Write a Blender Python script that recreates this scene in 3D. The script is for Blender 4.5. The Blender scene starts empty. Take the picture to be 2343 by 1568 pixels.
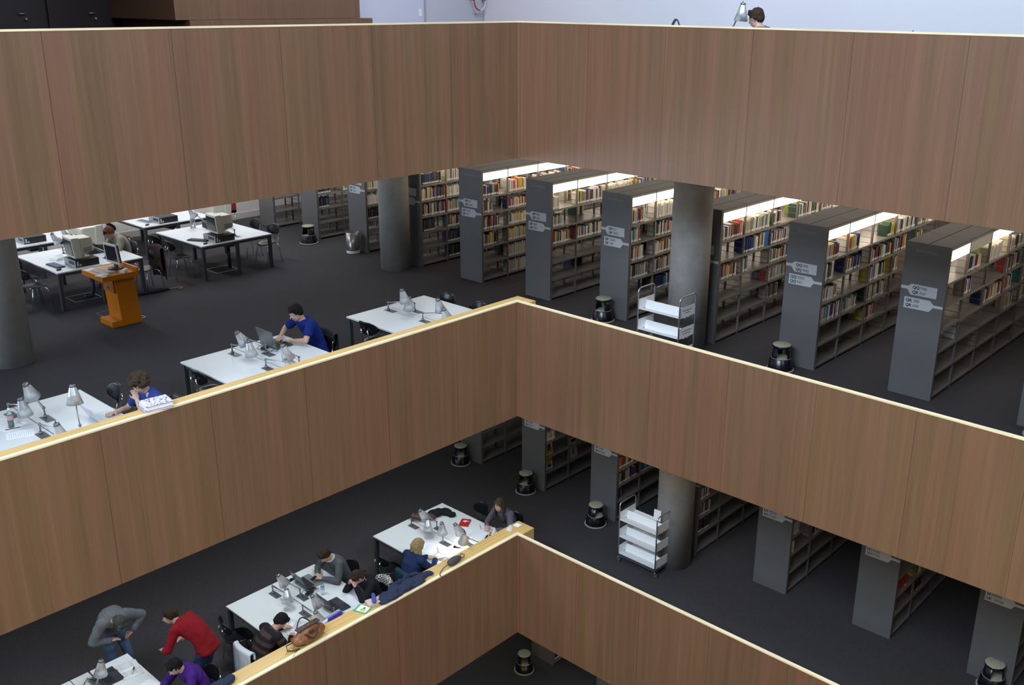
import bpy, math, random
from mathutils import Vector, Matrix, Euler, noise
random.seed(7)
SC = bpy.context.scene
COL = SC.collection
PI = math.pi
# storey floors (metres), tops of the parapets, undersides of the parapets
F4, F3, F2, F1 = 0.0, 4.157, 8.314, 12.514
HR, STRIP = 1.05, 1.965

# ---------------------------------------------------------------- camera
cam_d = bpy.data.cameras.new('camera')
cam = bpy.data.objects.new('camera', cam_d); COL.objects.link(cam); SC.camera = cam
FPX, PX, PY = 2275.5, 58.94, -15.63
cam_d.sensor_fit = 'HORIZONTAL'; cam_d.sensor_width = 36.0
cam_d.lens = FPX / 2343 * 36.0
cam_d.shift_x = -PX / 2343; cam_d.shift_y = PY / 2343
cam_d.clip_start = 0.1; cam_d.clip_end = 200
CAM = Vector((-10.9187, -10.2601, 13.878))
_p, _y, _r = .3274, .7329, .0073
fw = Vector((math.cos(_p) * math.cos(_y), math.cos(_p) * math.sin(_y), -math.sin(_p)))
rt = Vector((math.sin(_y), -math.cos(_y), 0)); up = rt.cross(fw)
r_ = rt * math.cos(_r) + up * math.sin(_r); u_ = -rt * math.sin(_r) + up * math.cos(_r)
cam.matrix_world = Matrix(((r_.x, u_.x, -fw.x, CAM.x), (r_.y, u_.y, -fw.y, CAM.y), (r_.z, u_.z, -fw.z, CAM.z), (0, 0, 0, 1)))

def px_of(P):
    d = Vector(P) - CAM; z = d.dot(fw)
    return 1171.5 + PX + FPX * d.dot(r_) / z, 784 + PY - FPX * d.dot(u_) / z

# ---------------------------------------------------------------- world, lights, exposure
SC.view_settings.view_transform = 'Standard'; SC.view_settings.look = 'None'
SC.view_settings.gamma = 1.0; SC.view_settings.exposure = 0.0
try: SC.view_settings.use_curve_mapping = False
except Exception: pass
W = bpy.data.worlds.new('world'); SC.world = W; W.use_nodes = True
bg = W.node_tree.nodes['Background']; bg.inputs[0].default_value = (.62, .74, 1, 1); bg.inputs[1].default_value = .05

def area(name, loc, rot, sx, sy, power, color):
    l = bpy.data.lights.new(name, 'AREA'); l.shape = 'RECTANGLE'; l.size = sx; l.size_y = sy
    l.energy = power; l.color = color
    o = bpy.data.objects.new(name, l); COL.objects.link(o); o.location = loc; o.rotation_euler = rot
    return o
# daylight falling through the rooflight over the void
area('skylight', (-5.6, -5.2, 27.0), (0, 0, 0), 11, 10.5, 3200, (.74, .86, 1.0))
# added unseen lights high behind the viewer, brightening shelf ends and parapets
area('high_fill', (-20.0, -6.0, 23.0), (0, math.radians(-55), 0), 6, 13, 5000, (.72, .84, 1.0))
area('high_fill', (-6.0, -20.0, 23.0), (math.radians(55), 0, 0), 13, 6, 2700, (.72, .84, 1.0))
# unseen warm fills added across the void to warm the lower parapets
for f, pw in ((F3, 75), (F4, 185)):
    area('warm_fill', (-12.0, -5.5, f + 2.6), (0, math.radians(-90), 0), 1.0, 10, pw, (1.0, .70, .30))
    area('warm_fill', (-5.5, -12.0, f + 2.6), (math.radians(90), 0, 0), 10, 1.0, pw, (1.0, .70, .30))
area('back_wall_fill', (0, 11.9, F2 + 3.2), (0, 0, 0), 12, .3, 125, (1, .95, .9))  # added fill that lifts the back wall
# unseen fill light brightening the white wall of the top floor
area('wall_wash_fill', (4.2, -2.0, 16.6), (0, math.radians(-38), 0), 1.6, 16, 330, (.66, .76, 1.0))
# daylight from the windows on the left of the reading areas
for k, (f, pw) in enumerate(((F2, 520), (F3, 110))):
    area('window_light', (-12.6, 7.5, f + 1.9), (0, math.radians(-90), 0), 2.2, 9, pw, (.66, .80, 1.0))
# ceiling luminaires over the desks (recessed in the slab above)
for k, (f, pw) in enumerate(((F2, 18), (F3, 38))):
    for x in (-6.8, -3.8, -0.9):
        area('desk_ceiling_light', (x, 2.0, f + 3.22), (0, 0, 0), .3, 1.6, pw, (.90, .97, 1.0))
# unseen fills added over the walkway to brighten it, one band per floor
for f, pw in ((F2, 4), (F3, 16), (F4, 45)):
    area('walkway_fill', (1.25, -3.0, f + 3.2), (0, 0, 0), .35, 11, pw, (.93, 1.0, .96))
    area('walkway_fill', (1.25, 5.5, f + 3.2), (0, 0, 0), .35, 5, pw * .5, (.93, 1.0, .96))
# fill added on the top floor to brighten the timber volume
area('top_floor_fill', (0, 4.2, 16.6), (math.radians(35), 0, 0), 9, 1.2, 260, (.95, .93, 1.0))
for f, pw in ((F2, 105), (F3, 50)):
    area('shelf_ceiling_light', (6.2, .5, f + 3.22), (0, 0, 0), 5.5, 16, pw, (1.0, .93, .86))
for x in (-3, 0.4, 3.5):
    area('back_ceiling_light', (x, 9.3, F2 + 3.22), (0, 0, 0), .3, 2.6, 62, (.86, .92, 1.0))

# ---------------------------------------------------------------- materials
MATS = {}
def mat(name, rgb, rough=.6, metal=0.0, emit=None, spec=.5, noise_amt=0.0, noise_scale=20, alpha=None, trans=0.0, bump=0.0):
    if name in MATS: return MATS[name]
    m = bpy.data.materials.new(name); m.use_nodes = True; MATS[name] = m
    nt = m.node_tree; b = nt.nodes['Principled BSDF']
    b.inputs['Base Color'].default_value = (*rgb, 1); b.inputs['Roughness'].default_value = rough
    b.inputs['Metallic'].default_value = metal; b.inputs['Specular IOR Level'].default_value = spec
    if trans: b.inputs['Transmission Weight'].default_value = trans
    if emit:
        b.inputs['Emission Color'].default_value = (*emit[0], 1); b.inputs['Emission Strength'].default_value = emit[1]
    if noise_amt or bump:
        tc = nt.nodes.new('ShaderNodeTexCoord'); n = nt.nodes.new('ShaderNodeTexNoise')
        n.inputs['Scale'].default_value = noise_scale; n.inputs['Detail'].default_value = 5
        nt.links.new(tc.outputs['Object'], n.inputs['Vector'])
        if noise_amt:
            mr = nt.nodes.new('ShaderNodeMapRange')
            mr.inputs['To Min'].default_value = 1 - noise_amt; mr.inputs['To Max'].default_value = 1 + noise_amt
            mr.inputs['From Min'].default_value = .25; mr.inputs['From Max'].default_value = .75
            nt.links.new(n.outputs['Fac'], mr.inputs['Value'])
            mx = nt.nodes.new('ShaderNodeVectorMath'); mx.operation = 'SCALE'; mx.inputs[0].default_value = rgb
            nt.links.new(mr.outputs[0], mx.inputs['Scale']); nt.links.new(mx.outputs[0], b.inputs['Base Color'])
        if bump:
            bp = nt.nodes.new('ShaderNodeBump'); bp.inputs['Strength'].default_value = bump
            nt.links.new(n.outputs['Fac'], bp.inputs['Height']); nt.links.new(bp.outputs[0], b.inputs['Normal'])
    return m

def N(nt, t, **kw):
    n = nt.nodes.new(t)
    for k, v in kw.items(): setattr(n, k, v)
    return n
def M(nt, op, a, b=None):
    n = N(nt, 'ShaderNodeMath', operation=op)
    for i, v in enumerate((a, b)):
        if v is None: continue
        if isinstance(v, (int, float)): n.inputs[i].default_value = v
        else: nt.links.new(v, n.inputs[i])
    return n.outputs[0]

def wood_panels(name, axis, width, off, seed, base=(.160, .088, .050), red=(.154, .073, .043), joint=True, leaf=.17, gold=(.166, .100, .048)):
    """vertical oak-like veneer: panels with joints, book-matched leaves and fine grain"""
    m = bpy.data.materials.new(name); m.use_nodes = True; nt = m.node_tree; b = nt.nodes['Principled BSDF']
    tc = N(nt, 'ShaderNodeTexCoord'); sp = N(nt, 'ShaderNodeSeparateXYZ'); nt.links.new(tc.outputs['Object'], sp.inputs[0])
    a = sp.outputs[0 if axis == 'x' else 1]; z = sp.outputs[2]
    t = M(nt, 'DIVIDE', M(nt, 'SUBTRACT', a, off), width)
    idx = M(nt, 'FLOOR', t); fr = M(nt, 'SUBTRACT', t, idx)
    def wn(v, w):
        c = N(nt, 'ShaderNodeCombineXYZ'); nt.links.new(v, c.inputs[0]); c.inputs[1].default_value = w
        q = N(nt, 'ShaderNodeTexWhiteNoise', noise_dimensions='2D'); nt.links.new(c.outputs[0], q.inputs[0]); return q.outputs[0]
    pr = wn(idx, seed)
    lf = wn(M(nt, 'FLOOR', M(nt, 'DIVIDE', a, leaf)), seed + 3.3)
    def noisy(sx, sz, detail=4):
        c = N(nt, 'ShaderNodeCombineXYZ')
        nt.links.new(M(nt, 'MULTIPLY', a, sx), c.inputs[0]); nt.links.new(M(nt, 'MULTIPLY', z, sz), c.inputs[1])
        c.inputs[2].default_value = seed
        n = N(nt, 'ShaderNodeTexNoise'); n.inputs['Scale'].default_value = 1; n.inputs['Detail'].default_value = detail
        nt.links.new(c.outputs[0], n.inputs['Vector']); return n.outputs['Fac']
    g1 = noisy(70, .8, 3); g2 = noisy(13, .35, 2); g3 = noisy(1.1, .10, 2)
    # tint: panel + leaf + broad noise
    f = M(nt, 'ADD', M(nt, 'MULTIPLY', pr, .14), M(nt, 'ADD', M(nt, 'MULTIPLY', lf, .34), M(nt, 'MULTIPLY', g3, .62)))
    cr = N(nt, 'ShaderNodeValToRGB'); e = cr.color_ramp.elements
    e[0].position = .2; e[0].color = (*gold, 1); e[1].position = .95; e[1].color = (*red, 1)
    x = cr.color_ramp.elements.new(.55); x.color = (*base, 1)
    nt.links.new(f, cr.inputs[0])
    v = M(nt, 'ADD', .42, M(nt, 'ADD', M(nt, 'MULTIPLY', g1, .42), M(nt, 'ADD', M(nt, 'MULTIPLY', g2, .52), M(nt, 'MULTIPLY', lf, .20))))
    if joint:
        j = M(nt, 'GREATER_THAN', fr, .006 / width)
        v = M(nt, 'MULTIPLY', v, M(nt, 'ADD', M(nt, 'MULTIPLY', j, .6), .4))
    sc = N(nt, 'ShaderNodeVectorMath', operation='SCALE'); nt.links.new(cr.outputs[0], sc.inputs[0]); nt.links.new(v, sc.inputs['Scale'])
    nt.links.new(sc.outputs[0], b.inputs['Base Color']); b.inputs['Roughness'].default_value = .42
    b.inputs['Specular IOR Level'].default_value = .5
    return m

def wood_run(name, axis, rgb, seed):
    """solid timber with grain running along the rail"""
    m = bpy.data.materials.new(name); m.use_nodes = True; nt = m.node_tree; b = nt.nodes['Principled BSDF']
    tc = N(nt, 'ShaderNodeTexCoord'); mp = N(nt, 'ShaderNodeMapping')
    s = (1.2, 45, 30) if axis == 'x' else (45, 1.2, 30)
    mp.inputs['Scale'].default_value = s; mp.inputs['Location'].default_value = (seed, seed, 0)
    nt.links.new(tc.outputs['Object'], mp.inputs[0])
    n = N(nt, 'ShaderNodeTexNoise'); n.inputs['Scale'].default_value = 1; n.inputs['Detail'].default_value = 4
    nt.links.new(mp.outputs[0], n.inputs['Vector'])
    cr = N(nt, 'ShaderNodeValToRGB'); e = cr.color_ramp.elements
    e[0].position = .3; e[0].color = (*[c * .80 for c in rgb], 1); e[1].position = .7; e[1].color = (*[min(1, c * 1.14) for c in rgb], 1)
    nt.links.new(n.outputs['Fac'], cr.inputs[0]); nt.links.new(cr.outputs[0], b.inputs['Base Color'])
    b.inputs['Roughness'].default_value = .45
    return m

carpet = mat('carpet', (.056, .052, .056), .95, spec=.1, noise_amt=.22, noise_scale=60)
slab_white = mat('ceiling_paint', (.55, .55, .54), .9)
wall_white = mat('white_wall_paint', (.80, .80, .82), .9, noise_amt=.02, noise_scale=.6)
wall_grey = mat('pale_wall_paint', (.78, .76, .74), .9)
skirt = mat('skirting_paint', (.62, .59, .56), .8)
concrete = mat('concrete', (.27, .26, .245), .85, noise_amt=.16, noise_scale=5, bump=.05)
steel_grey = mat('grey_enamel', (.125, .124, .124), .45, noise_amt=.04, noise_scale=3)
steel_side = mat('grey_enamel_side', (.15, .14, .13), .5)
shelf_paint = mat('shelf_enamel', (.20, .18, .17), .35, spec=.6)
shelf_lip = mat('shelf_lip', (.21, .195, .185), .4)
sign_paint = mat('sign_plate', (.52, .53, .55), .6)
sign_ink = mat('sign_ink', (.03, .03, .035), .6)
sign_ink2 = mat('sign_ink_light', (.13, .13, .14), .6)
panel_ink = mat('panel_lettering', (.27, .27, .28), .6)
diff_on = mat('lamp_diffuser_lit', (.9, .88, .82), .5, emit=((1.0, .86, .68), 5.2))
diff_off = mat('lamp_diffuser_dark', (.62, .58, .52), .4)
housing = mat('lamp_housing', (.34, .32, .30), .5)
table_white = mat('table_laminate', (.66, .69, .70), .35, noise_amt=.01)
table_edge = mat('table_edge', (.30, .33, .38), .4)
metal_dark = mat('anodised_dark', (.060, .062, .068), .4, metal=.3)
alu = mat('aluminium', (.52, .54, .56), .32, metal=.85)
alu_light = mat('aluminium_shade', (.60, .62, .64), .35, metal=.6)
alu_dark = mat('aluminium_dark', (.20, .21, .23), .4, metal=.7)
chrome = mat('chrome', (.80, .82, .85), .12, metal=1.0)
black_shell = mat('black_shell', (.008, .008, .010), .28)
black_plastic = mat('black_plastic', (.012, .012, .014), .5)
dark_plastic = mat('dark_plastic', (.035, .037, .042), .5)
beige = mat('beige_plastic', (.56, .53, .44), .55)
beige_dark = mat('beige_plastic_dark', (.24, .23, .20), .6)
screen_dark = mat('dark_screen', (.012, .013, .02), .18)
white_paint = mat('white_enamel', (.86, .87, .87), .4)
paper = mat('paper', (.78, .79, .83), .8)
orange = mat('orange_lacquer', (.50, .155, .003), .30)
orange_dark = mat('orange_flap', (.30, .085, .008), .4)
tread_mat = mat('stool_tread', (.36, .36, .26), .8, noise_amt=.06)
rubber = mat('stool_ring', (.33, .33, .25), .7)
stool_black = mat('stool_black', (.006, .006, .012), .25)
inox = mat('stainless', (.42, .41, .40), .25, metal=.9)
skin = mat('skin', (.46, .27, .20), .55, noise_amt=.05, noise_scale=30)
skin2 = mat('skin_fair', (.50, .31, .24), .55, noise_amt=.05, noise_scale=30)
lip = mat('lips', (.36, .12, .10), .5)
eye_w = mat('eye_white', (.7, .7, .68), .3)
eye_d = mat('eye_iris', (.02, .015, .01), .2)
denim = mat('denim', (.055, .095, .17), .85, noise_amt=.2, noise_scale=40)
dark_cloth = mat('dark_trousers', (.02, .02, .028), .9)
shoe_m = mat('shoe_leather', (.02, .017, .015), .5)

wood_L = {}; wood_R = {}
for k, s in ((1, 1.0), (2, 5.0), (3, 9.0)):
    wood_L[k] = wood_panels('oak_panels_left', 'x', 1.345, -1.33, s)
    wood_R[k] = wood_panels('oak_panels_right', 'y', 1.27, -1.32, s + 2)
rail_x = wood_run('oak_ledge_x', 'x', (.56, .36, .125), 1); rail_y = wood_run('oak_ledge_y', 'y', (.56, .36, .125), 4)
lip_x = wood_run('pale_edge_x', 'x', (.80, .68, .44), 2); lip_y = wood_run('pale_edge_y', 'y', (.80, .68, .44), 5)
wood_far = wood_panels('oak_panels_far', 'x', 2.2, .45, 12.0)
wood_shaded = wood_panels('shaded_panels_far', 'x', 1.5, .4, 15.0, base=(.012, .007, .008), red=(.011, .007, .007), gold=(.013, .008, .008))  # near-black tones: the shade at the back is put into the colour

# ---------------------------------------------------------------- mesh helpers
class MB:
    def __init__(s): s.v = []; s.f = []; s.m = []; s.sm = []
    def add(s, vs, fs, mi=0, smooth=False):
        o = len(s.v); s.v += [tuple(q) for q in vs]; s.f += [tuple(o + i for i in f) for f in fs]
        s.m += [mi] * len(fs); s.sm += [smooth] * len(fs); return s
    def box(s, x0, x1, y0, y1, z0, z1, mi=0, T=None):
        vs = [Vector((x, y, z)) for x in (x0, x1) for y in (y0, y1) for z in (z0, z1)]
        if T is not None: vs = [T @ q for q in vs]
        return s.add(vs, [(0, 1, 3, 2), (4, 6, 7, 5), (0, 4, 5, 1), (2, 3, 7, 6), (0, 2, 6, 4), (1, 5, 7, 3)], mi)
    def prism(s, poly, z0, z1, mi=0, T=None, smooth=False):
        n = len(poly); vs = [Vector((p[0], p[1], z0)) for p in poly] + [Vector((p[0], p[1], z1)) for p in poly]
        if T is not None: vs = [T @ q for q in vs]
        s.add(vs, [tuple(range(n - 1, -1, -1)), tuple(range(n, 2 * n))], mi)
        o = len(s.v) - 2 * n
        for i in range(n):
            j = (i + 1) % n; s.f.append((o + i, o + j, o + n + j, o + n + i)); s.m.append(mi); s.sm.append(smooth)
        return s
    def tube(s, pts, r, seg=8, mi=0, closed=False, smooth=True):
        pts = [Vector(p) for p in pts]; n = len(pts); rs = r if isinstance(r, (list, tuple)) else [r] * n
        vs = []; prev = None
        for i, p in enumerate(pts):
            if closed: d = pts[(i + 1) % n] - pts[i - 1]
            else: d = pts[min(i + 1, n - 1)] - pts[max(i - 1, 0)]
            d.normalize()
            if prev is None: a = d.orthogonal().normalized()
            else:
                a = prev - d * prev.dot(d)
                a = a.normalized() if a.length > 1e-6 else d.orthogonal().normalized()
            prev = a; b = d.cross(a)
            for k in range(seg):
                t = 2 * PI * k / seg; vs.append(p + (a * math.cos(t) + b * math.sin(t)) * rs[i])
        fs = []
        for i in range(n if closed else n - 1):
            j = (i + 1) % n
            for k in range(seg):
                l = (k + 1) % seg; fs.append((i * seg + k, i * seg + l, j * seg + l, j * seg + k))
        s.add(vs, fs, mi, smooth)
        if not closed:
            o = len(s.v) - len(vs)
            s.f += [tuple(o + k for k in range(seg - 1, -1, -1)), tuple(o + (n - 1) * seg + k for k in range(seg))]
            s.m += [mi, mi]; s.sm += [False, False]
        return s
    def lathe(s, prof, seg=24, mi=0, T=None, a0=0, a1=2 * PI, smooth=True):
        full = abs(a1 - a0 - 2 * PI) < 1e-6; ns = seg if full else seg + 1; vs = []
        for (r, z) in prof:
            for k in range(ns):
                t = a0 + (a1 - a0) * k / seg; q = Vector((r * math.cos(t), r * math.sin(t), z)); vs.append(T @ q if T is not None else q)
        fs = []
        for i in range(len(prof) - 1):
            for k in range(seg):
                l = (k + 1) % ns; fs.append((i * ns + k, i * ns + l, (i + 1) * ns + l, (i + 1) * ns + k))
        return s.add(vs, fs, mi, smooth)
    def ell(s, c, r, T=None, seg=16, rings=10, mi=0, R=None):
        vs = []; fs = []
        for i in range(rings + 1):
            ph = PI * i / rings
            for k in range(seg):
                t = 2 * PI * k / seg
                q = Vector((r[0] * math.sin(ph) * math.cos(t), r[1] * math.sin(ph) * math.sin(t), r[2] * math.cos(ph)))
                if R is not None: q = R @ q
                q = q + Vector(c); vs.append(T @ q if T is not None else q)
        for i in range(rings):
            for k in range(seg):
                l = (k + 1) % seg; fs.append((i * seg + k, (i + 1) * seg + k, (i + 1) * seg + l, i * seg + l))
        return s.add(vs, fs, mi, True)
    def cap(s, a, b, ra, rb, seg=12, mi=0):
        """round cone"""
        a = Vector(a); b = Vector(b); d = b - a; L = d.length
        if L < 1e-5: return s.ell(a, (ra, ra, ra), mi=mi)
        d.normalize(); pts = []; rs = []
        for t in (-1, -.8, -.5, 0):
            pts.append(a + d * t * ra * .999); rs.append(ra * math.sqrt(max(1 - t * t, .0004)))
        for t in (0, .5, .8, 1):
            pts.append(b + d * t * rb * .999); rs.append(rb * math.sqrt(max(1 - t * t, .0004)))
        return s.tube(pts, rs, seg, mi)
    def mesh(s, name, mats):
        me = bpy.data.meshes.new(name); me.from_pydata(s.v, [], s.f)
        for m in mats: me.materials.append(m)
        me.polygons.foreach_set('material_index', s.m); me.polygons.foreach_set('use_smooth', s.sm)
        me.update(); return me
    def build(s, name, mats, parent=None, loc=None, rot=None):
        if not isinstance(mats, (list, tuple)): mats = [mats]
        o = bpy.data.objects.new(name, s.mesh(name, mats)); COL.objects.link(o)
        if parent is not None: o.parent = parent
        if loc is not None: o.location = loc
        if rot is not None: o.rotation_euler = rot
        return o

def inst(name, me, parent=None, loc=(0, 0, 0), rot=(0, 0, 0)):
    o = bpy.data.objects.new(name, me); COL.objects.link(o); o.location = loc; o.rotation_euler = rot
    if parent is not None: o.parent = parent
    return o
def tag(o, label, cat, group=None, kind=None):
    if label: o['label'] = label
    if cat: o['category'] = cat
    if group: o['group'] = group
    if kind: o['kind'] = kind
    return o
def struct(o): o['kind'] = 'structure'; return o
def thing(name, label, cat, loc=(0, 0, 0), rz=0, group=None):
    o = bpy.data.objects.new(name, None); COL.objects.link(o); o.empty_display_size = .1
    o.location = loc; o.rotation_euler = (0, 0, rz); return tag(o, label, cat, group)
def kids(o): return [c for c in ALLKIDS.get(o, [])]
def dup(root, loc, rz=0, label=None, group=None):
    def cp(o, par):
        c = o.copy(); COL.objects.link(c)
        if par is not None: c.parent = par
        for ch in list(o.children): cp(ch, c)
        return c
    r = cp(root, None); r.location = loc; r.rotation_euler = (0, 0, rz)
    if label: r['label'] = label
    if group: r['group'] = group
    return r
def RZ(a): return Matrix.Rotation(a, 4, 'Z')
def TR(x, y, z): return Matrix.Translation((x, y, z))

def text_mesh(txt, size, bold=0.0, ext=.0012, name='lettering'):
    c = bpy.data.curves.new(name, 'FONT'); c.body = txt; c.size = size; c.extrude = ext; c.offset = bold
    c.resolution_u = 3
    o = bpy.data.objects.new(name, c); COL.objects.link(o); bpy.context.view_layer.update()
    me = bpy.data.meshes.new_from_object(o.evaluated_get(bpy.context.evaluated_depsgraph_get()))
    bpy.data.objects.remove(o); bpy.data.curves.remove(c)
    return me
def text_obj(txt, size, m, T, parent=None, bold=0.0, name='lettering', fit=None):
    me = text_mesh(txt, size, bold)
    if fit:
        w = max(v.co.x for v in me.vertices) if len(me.vertices) else 1
        me.transform(Matrix.Diagonal((fit / w, 1, 1, 1)))
    me.transform(T); me.materials.clear(); me.materials.append(m)
    return inst(name, me, parent)
# text frames: facing -X reads with +x_text along -Y ; facing -Y reads with +x_text along +X
def face_mx(x, y, z): return TR(x, y, z) @ Matrix(((0, 0, -1, 0), (-1, 0, 0, 0), (0, 1, 0, 0), (0, 0, 0, 1)))
def face_my(x, y, z): return TR(x, y, z) @ Matrix(((1, 0, 0, 0), (0, 0, -1, 0), (0, 1, 0, 0), (0, 0, 0, 1)))

# ---------------------------------------------------------------- the building
T1 = F1 + HR; T2 = F2 + HR; T3 = F3 + HR
XE, YE = 13.0, 12.85      # far walls
XW, YS = -13.0, -13.0
for k, (fl, top, led, lx) in enumerate(((F1, T1, .20, .215), (F2, T2, .20, .215), (F3, T3, .31, .355)), 1):
    bot = top - STRIP
    struct(MB().box(XW, 0, 0, .055, bot, top - .02).build('wall_left', wood_L[k]))
    struct(MB().box(0, .055, YS, .0, bot, top - .02).build('wall_right', wood_R[k]))
    # pale solid edge capping both parapets
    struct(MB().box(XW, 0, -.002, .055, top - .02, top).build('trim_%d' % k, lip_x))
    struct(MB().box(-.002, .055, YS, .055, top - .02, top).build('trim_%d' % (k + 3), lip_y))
    # desk-side ledge behind the left parapet, a closed box down to the floor
    b = MB().box(XW, lx, .055, led, top - .03, top - .004, 0).box(XW, lx - .002, .055, led - .002, fl, top - .03, 1)
    b.box(.055, lx, -.19 if k != 3 else -.06, .055, top - .03, top - .004, 0)
    b.box(.055, lx - .002, (-.19 if k != 3 else -.06) + .002, .055, fl, top - .03, 1)
    b.build('trim_%d' % (k + 6), [rail_x, rail_y])['kind'] = 'structure'
    # slabs
    struct(MB().box(XW, XE, .055, YE, bot + .02, fl - .02).box(.055, XE, YS, .055, bot + .02, fl - .02).build('ceiling', slab_white))
    struct(MB().box(XW, XE, .055, YE, fl - .02, fl).box(.055, XE, YS, .055, fl - .02, fl).build('floor', carpet))
struct(MB().box(XW, XE, YS, YE, -.1, 0).build('floor', carpet))
# far side of the void (behind the camera): parapet bands
for top in (T2, T3):
    struct(MB().box(-12.2, -12.1, YS, 0, top - STRIP, top).build('wall_near', wood_R[2]))
    struct(MB().box(-12.2, 0, -12.2, -12.1, top - STRIP, top).build('wall_near', wood_L[2]))
# enclosing walls of the lower floors
for f, top in ((F4, F3 - .95), (F3, F2 - .94), (F2, F1 - .94)):
    struct(MB().box(XW, XE, YE, YE + .1, f, top).build('wall_back', wall_grey))
    struct(MB().box(XE, XE + .1, YS, YE, f, top).build('wall_right', wall_grey))
    struct(MB().box(XW, XE, YE - .02, YE, f, f + .16).build('baseboard_back', skirt))
# top floor: white wall facing the void, door wall, roof
struct(MB().box(6.74, 6.84, YS, 7.6, F1, 16.8).build('wall_right', wall_white))
struct(MB().box(2.4, 6.74, 7.5, 7.6, F1, 16.8).build('wall_back', mat('lilac_wall_paint', (.60, .63, .74), .9)))
struct(MB().box(XW, XE, .5, YE, 16.8, 16.9).box(.5, XE, YS, .5, 16.8, 16.9).build('ceiling', slab_white))
struct(MB().box(XW, -.2, 9.6, 9.7, F1, 16.8).build('wall_back', wood_shaded))
struct(MB().box(-1.40, 2.755, 7.1, 9.6, T1 - .105, 16.8).build('wall_back', wood_far))
struct(MB().box(-1.16, 3.03, 7.04, 9.6, F1, T1 - .110).build('wall_back', wood_far))
for k, x in enumerate((-3.3, -2.0)):
    d = thing('door_%d' % (k + 1), None, None, (x, 9.58, F1)); d['kind'] = 'structure'
    MB().box(-.60, .60, -.03, .0, 0, 2.4).build('door_leaf', mat('shaded_door', (.009, .004, .006), .5), d)  # leaf colour darkened to carry the shade there
    h = MB().tube([(.28, -.03, 1.03), (.28, -.09, 1.03), (.14, -.09, 1.03)], .011, 8).lathe([(.0, .05), (.025, .05), (.025, .0)], 12, T=TR(.28, -.03, .93) @ Matrix.Rotation(PI / 2, 4, 'X'))
    h.build('door_handle', alu, d)
d = thing('door_3', None, None, (4.92, 7.49, F1)); d['kind'] = 'structure'
MB().box(0, 1.80, -.03, 0, 0, 2.6).build('door_leaf', mat('grey_door', (.56, .57, .62), .6), d)
MB().box(-.03, 0, -.05, 0, 0, 2.65).box(1.80, 1.82, -.06, 0, 0, 2.65).build('door_frame', mat('door_frame', (.45, .47, .52), .5), d)
MB().tube([(1.52, -.04, 1.00), (1.52, -.10, 1.0), (1.66, -.10, 1.0)], .013, 8).build('door_handle', alu, d)
pts = [(1.60 + .19 * math.cos(PI + PI * i / 14), -.16, 1.32 + .22 * math.sin(PI + PI * i / 14) - .0) for i in range(15)]
rope = MB().tube([(p[0] - .05, p[1], p[2] - .02) for p in pts[:8]], .016, 8, 0)
rope.tube([(p[0] - .05, p[1], p[2] - .02) for p in pts[7:]], .016, 8, 1)
rope.cap((1.36, -.16, 1.32), (1.36, -.06, 1.32), .02, .02, mi=2).cap((1.74, -.16, 1.32), (1.74, -.06, 1.32), .02, .02, mi=2)
rope.tube([(1.36, -.06, 1.32), (1.36, 0, 1.32)], .01, 6, 2).tube([(1.74, -.06, 1.32), (1.74, 0, 1.32)], .01, 6, 2)
tag(rope.build('barrier_rope', [mat('rope_red', (.45, .05, .06), .6), mat('rope_white', (.75, .75, .78), .6), black_plastic], None, (4.92, 7.46, F1)), 'curved red and white rope handle hanging in front of the pale grey door', 'rope')
tag(MB().box(-.045, .045, -.012, 0, 0, .16).box(-.03, .03, -.018, -.012, .02, .14).build('light_switch', white_paint, None, (4.77, 7.5, F1 + .95)), 'small white light switch plate on the wall left of the grey door', 'light switch')

# columns
COLS = [(2.55, 6.01, F2, 'round concrete column between the desks and the bookshelves, middle floor'),
        (2.55, -1.49, F2, 'round concrete column behind the book trolley on the middle floor'),
        (-5.47, 5.92, F2, 'round concrete column cut by the left edge, beside computer desks'),
        (2.55, -1.49, F3, 'round concrete column behind the book trolley on the lower floor')]
for x, y, f, lab in COLS:
    m = MB().lathe([(.0, 0), (.325, 0), (.325, 3.26), (0, 3.26)], 48)
    for i, fc in enumerate(m.f): pass
    tag(m.build('concrete_column', concrete, None, (x, y, f)), lab, 'column')

# ---------------------------------------------------------------- bookshelves
RW, RH, XP = .64, 2.31, 2.97             # row width (y), height, x of the end panels
LV = [1.77, 1.43, 1.09, .75, .41, .07]   # shelf surface heights, top to bottom
def bay_edges(n): return [XP + .03, 3.745] + [3.745 + .915 * i for i in range(1, n)]
def mk_shelf(w):
    b = MB().box(.012, w - .012, .02, RW - .02, -.022, 0, 0)
    b.box(.012, w - .012, .0, .02, -.03, .004, 1).box(.012, w - .012, RW - .02, RW, -.03, .004, 1)
    return b.mesh('shelf', [shelf_paint, shelf_lip])
def mk_upright():
    b = MB()
    for y in (.0, RW / 2 - .02, RW - .035): b.box(-.012, .012, y, y + .035, 0, RH - .03)
    for z in LV:
        for dz in (.09, .20): b.box(-.004, .004, .03, RW - .03, z + dz, z + dz + .008)
    return b.mesh('upright', [steel_side])
def mk_top(w):
    b = MB().box(.004, w - .004, .0, RW / 2 - .008, RH - .028, RH).box(.004, w - .004, RW / 2 + .008, RW, RH - .028, RH)
    b.box(.004, w - .004, RW / 2 - .008, RW / 2 + .008, RH - .03, RH - .02)
    return b.mesh('top_panel', [steel_side])
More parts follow.
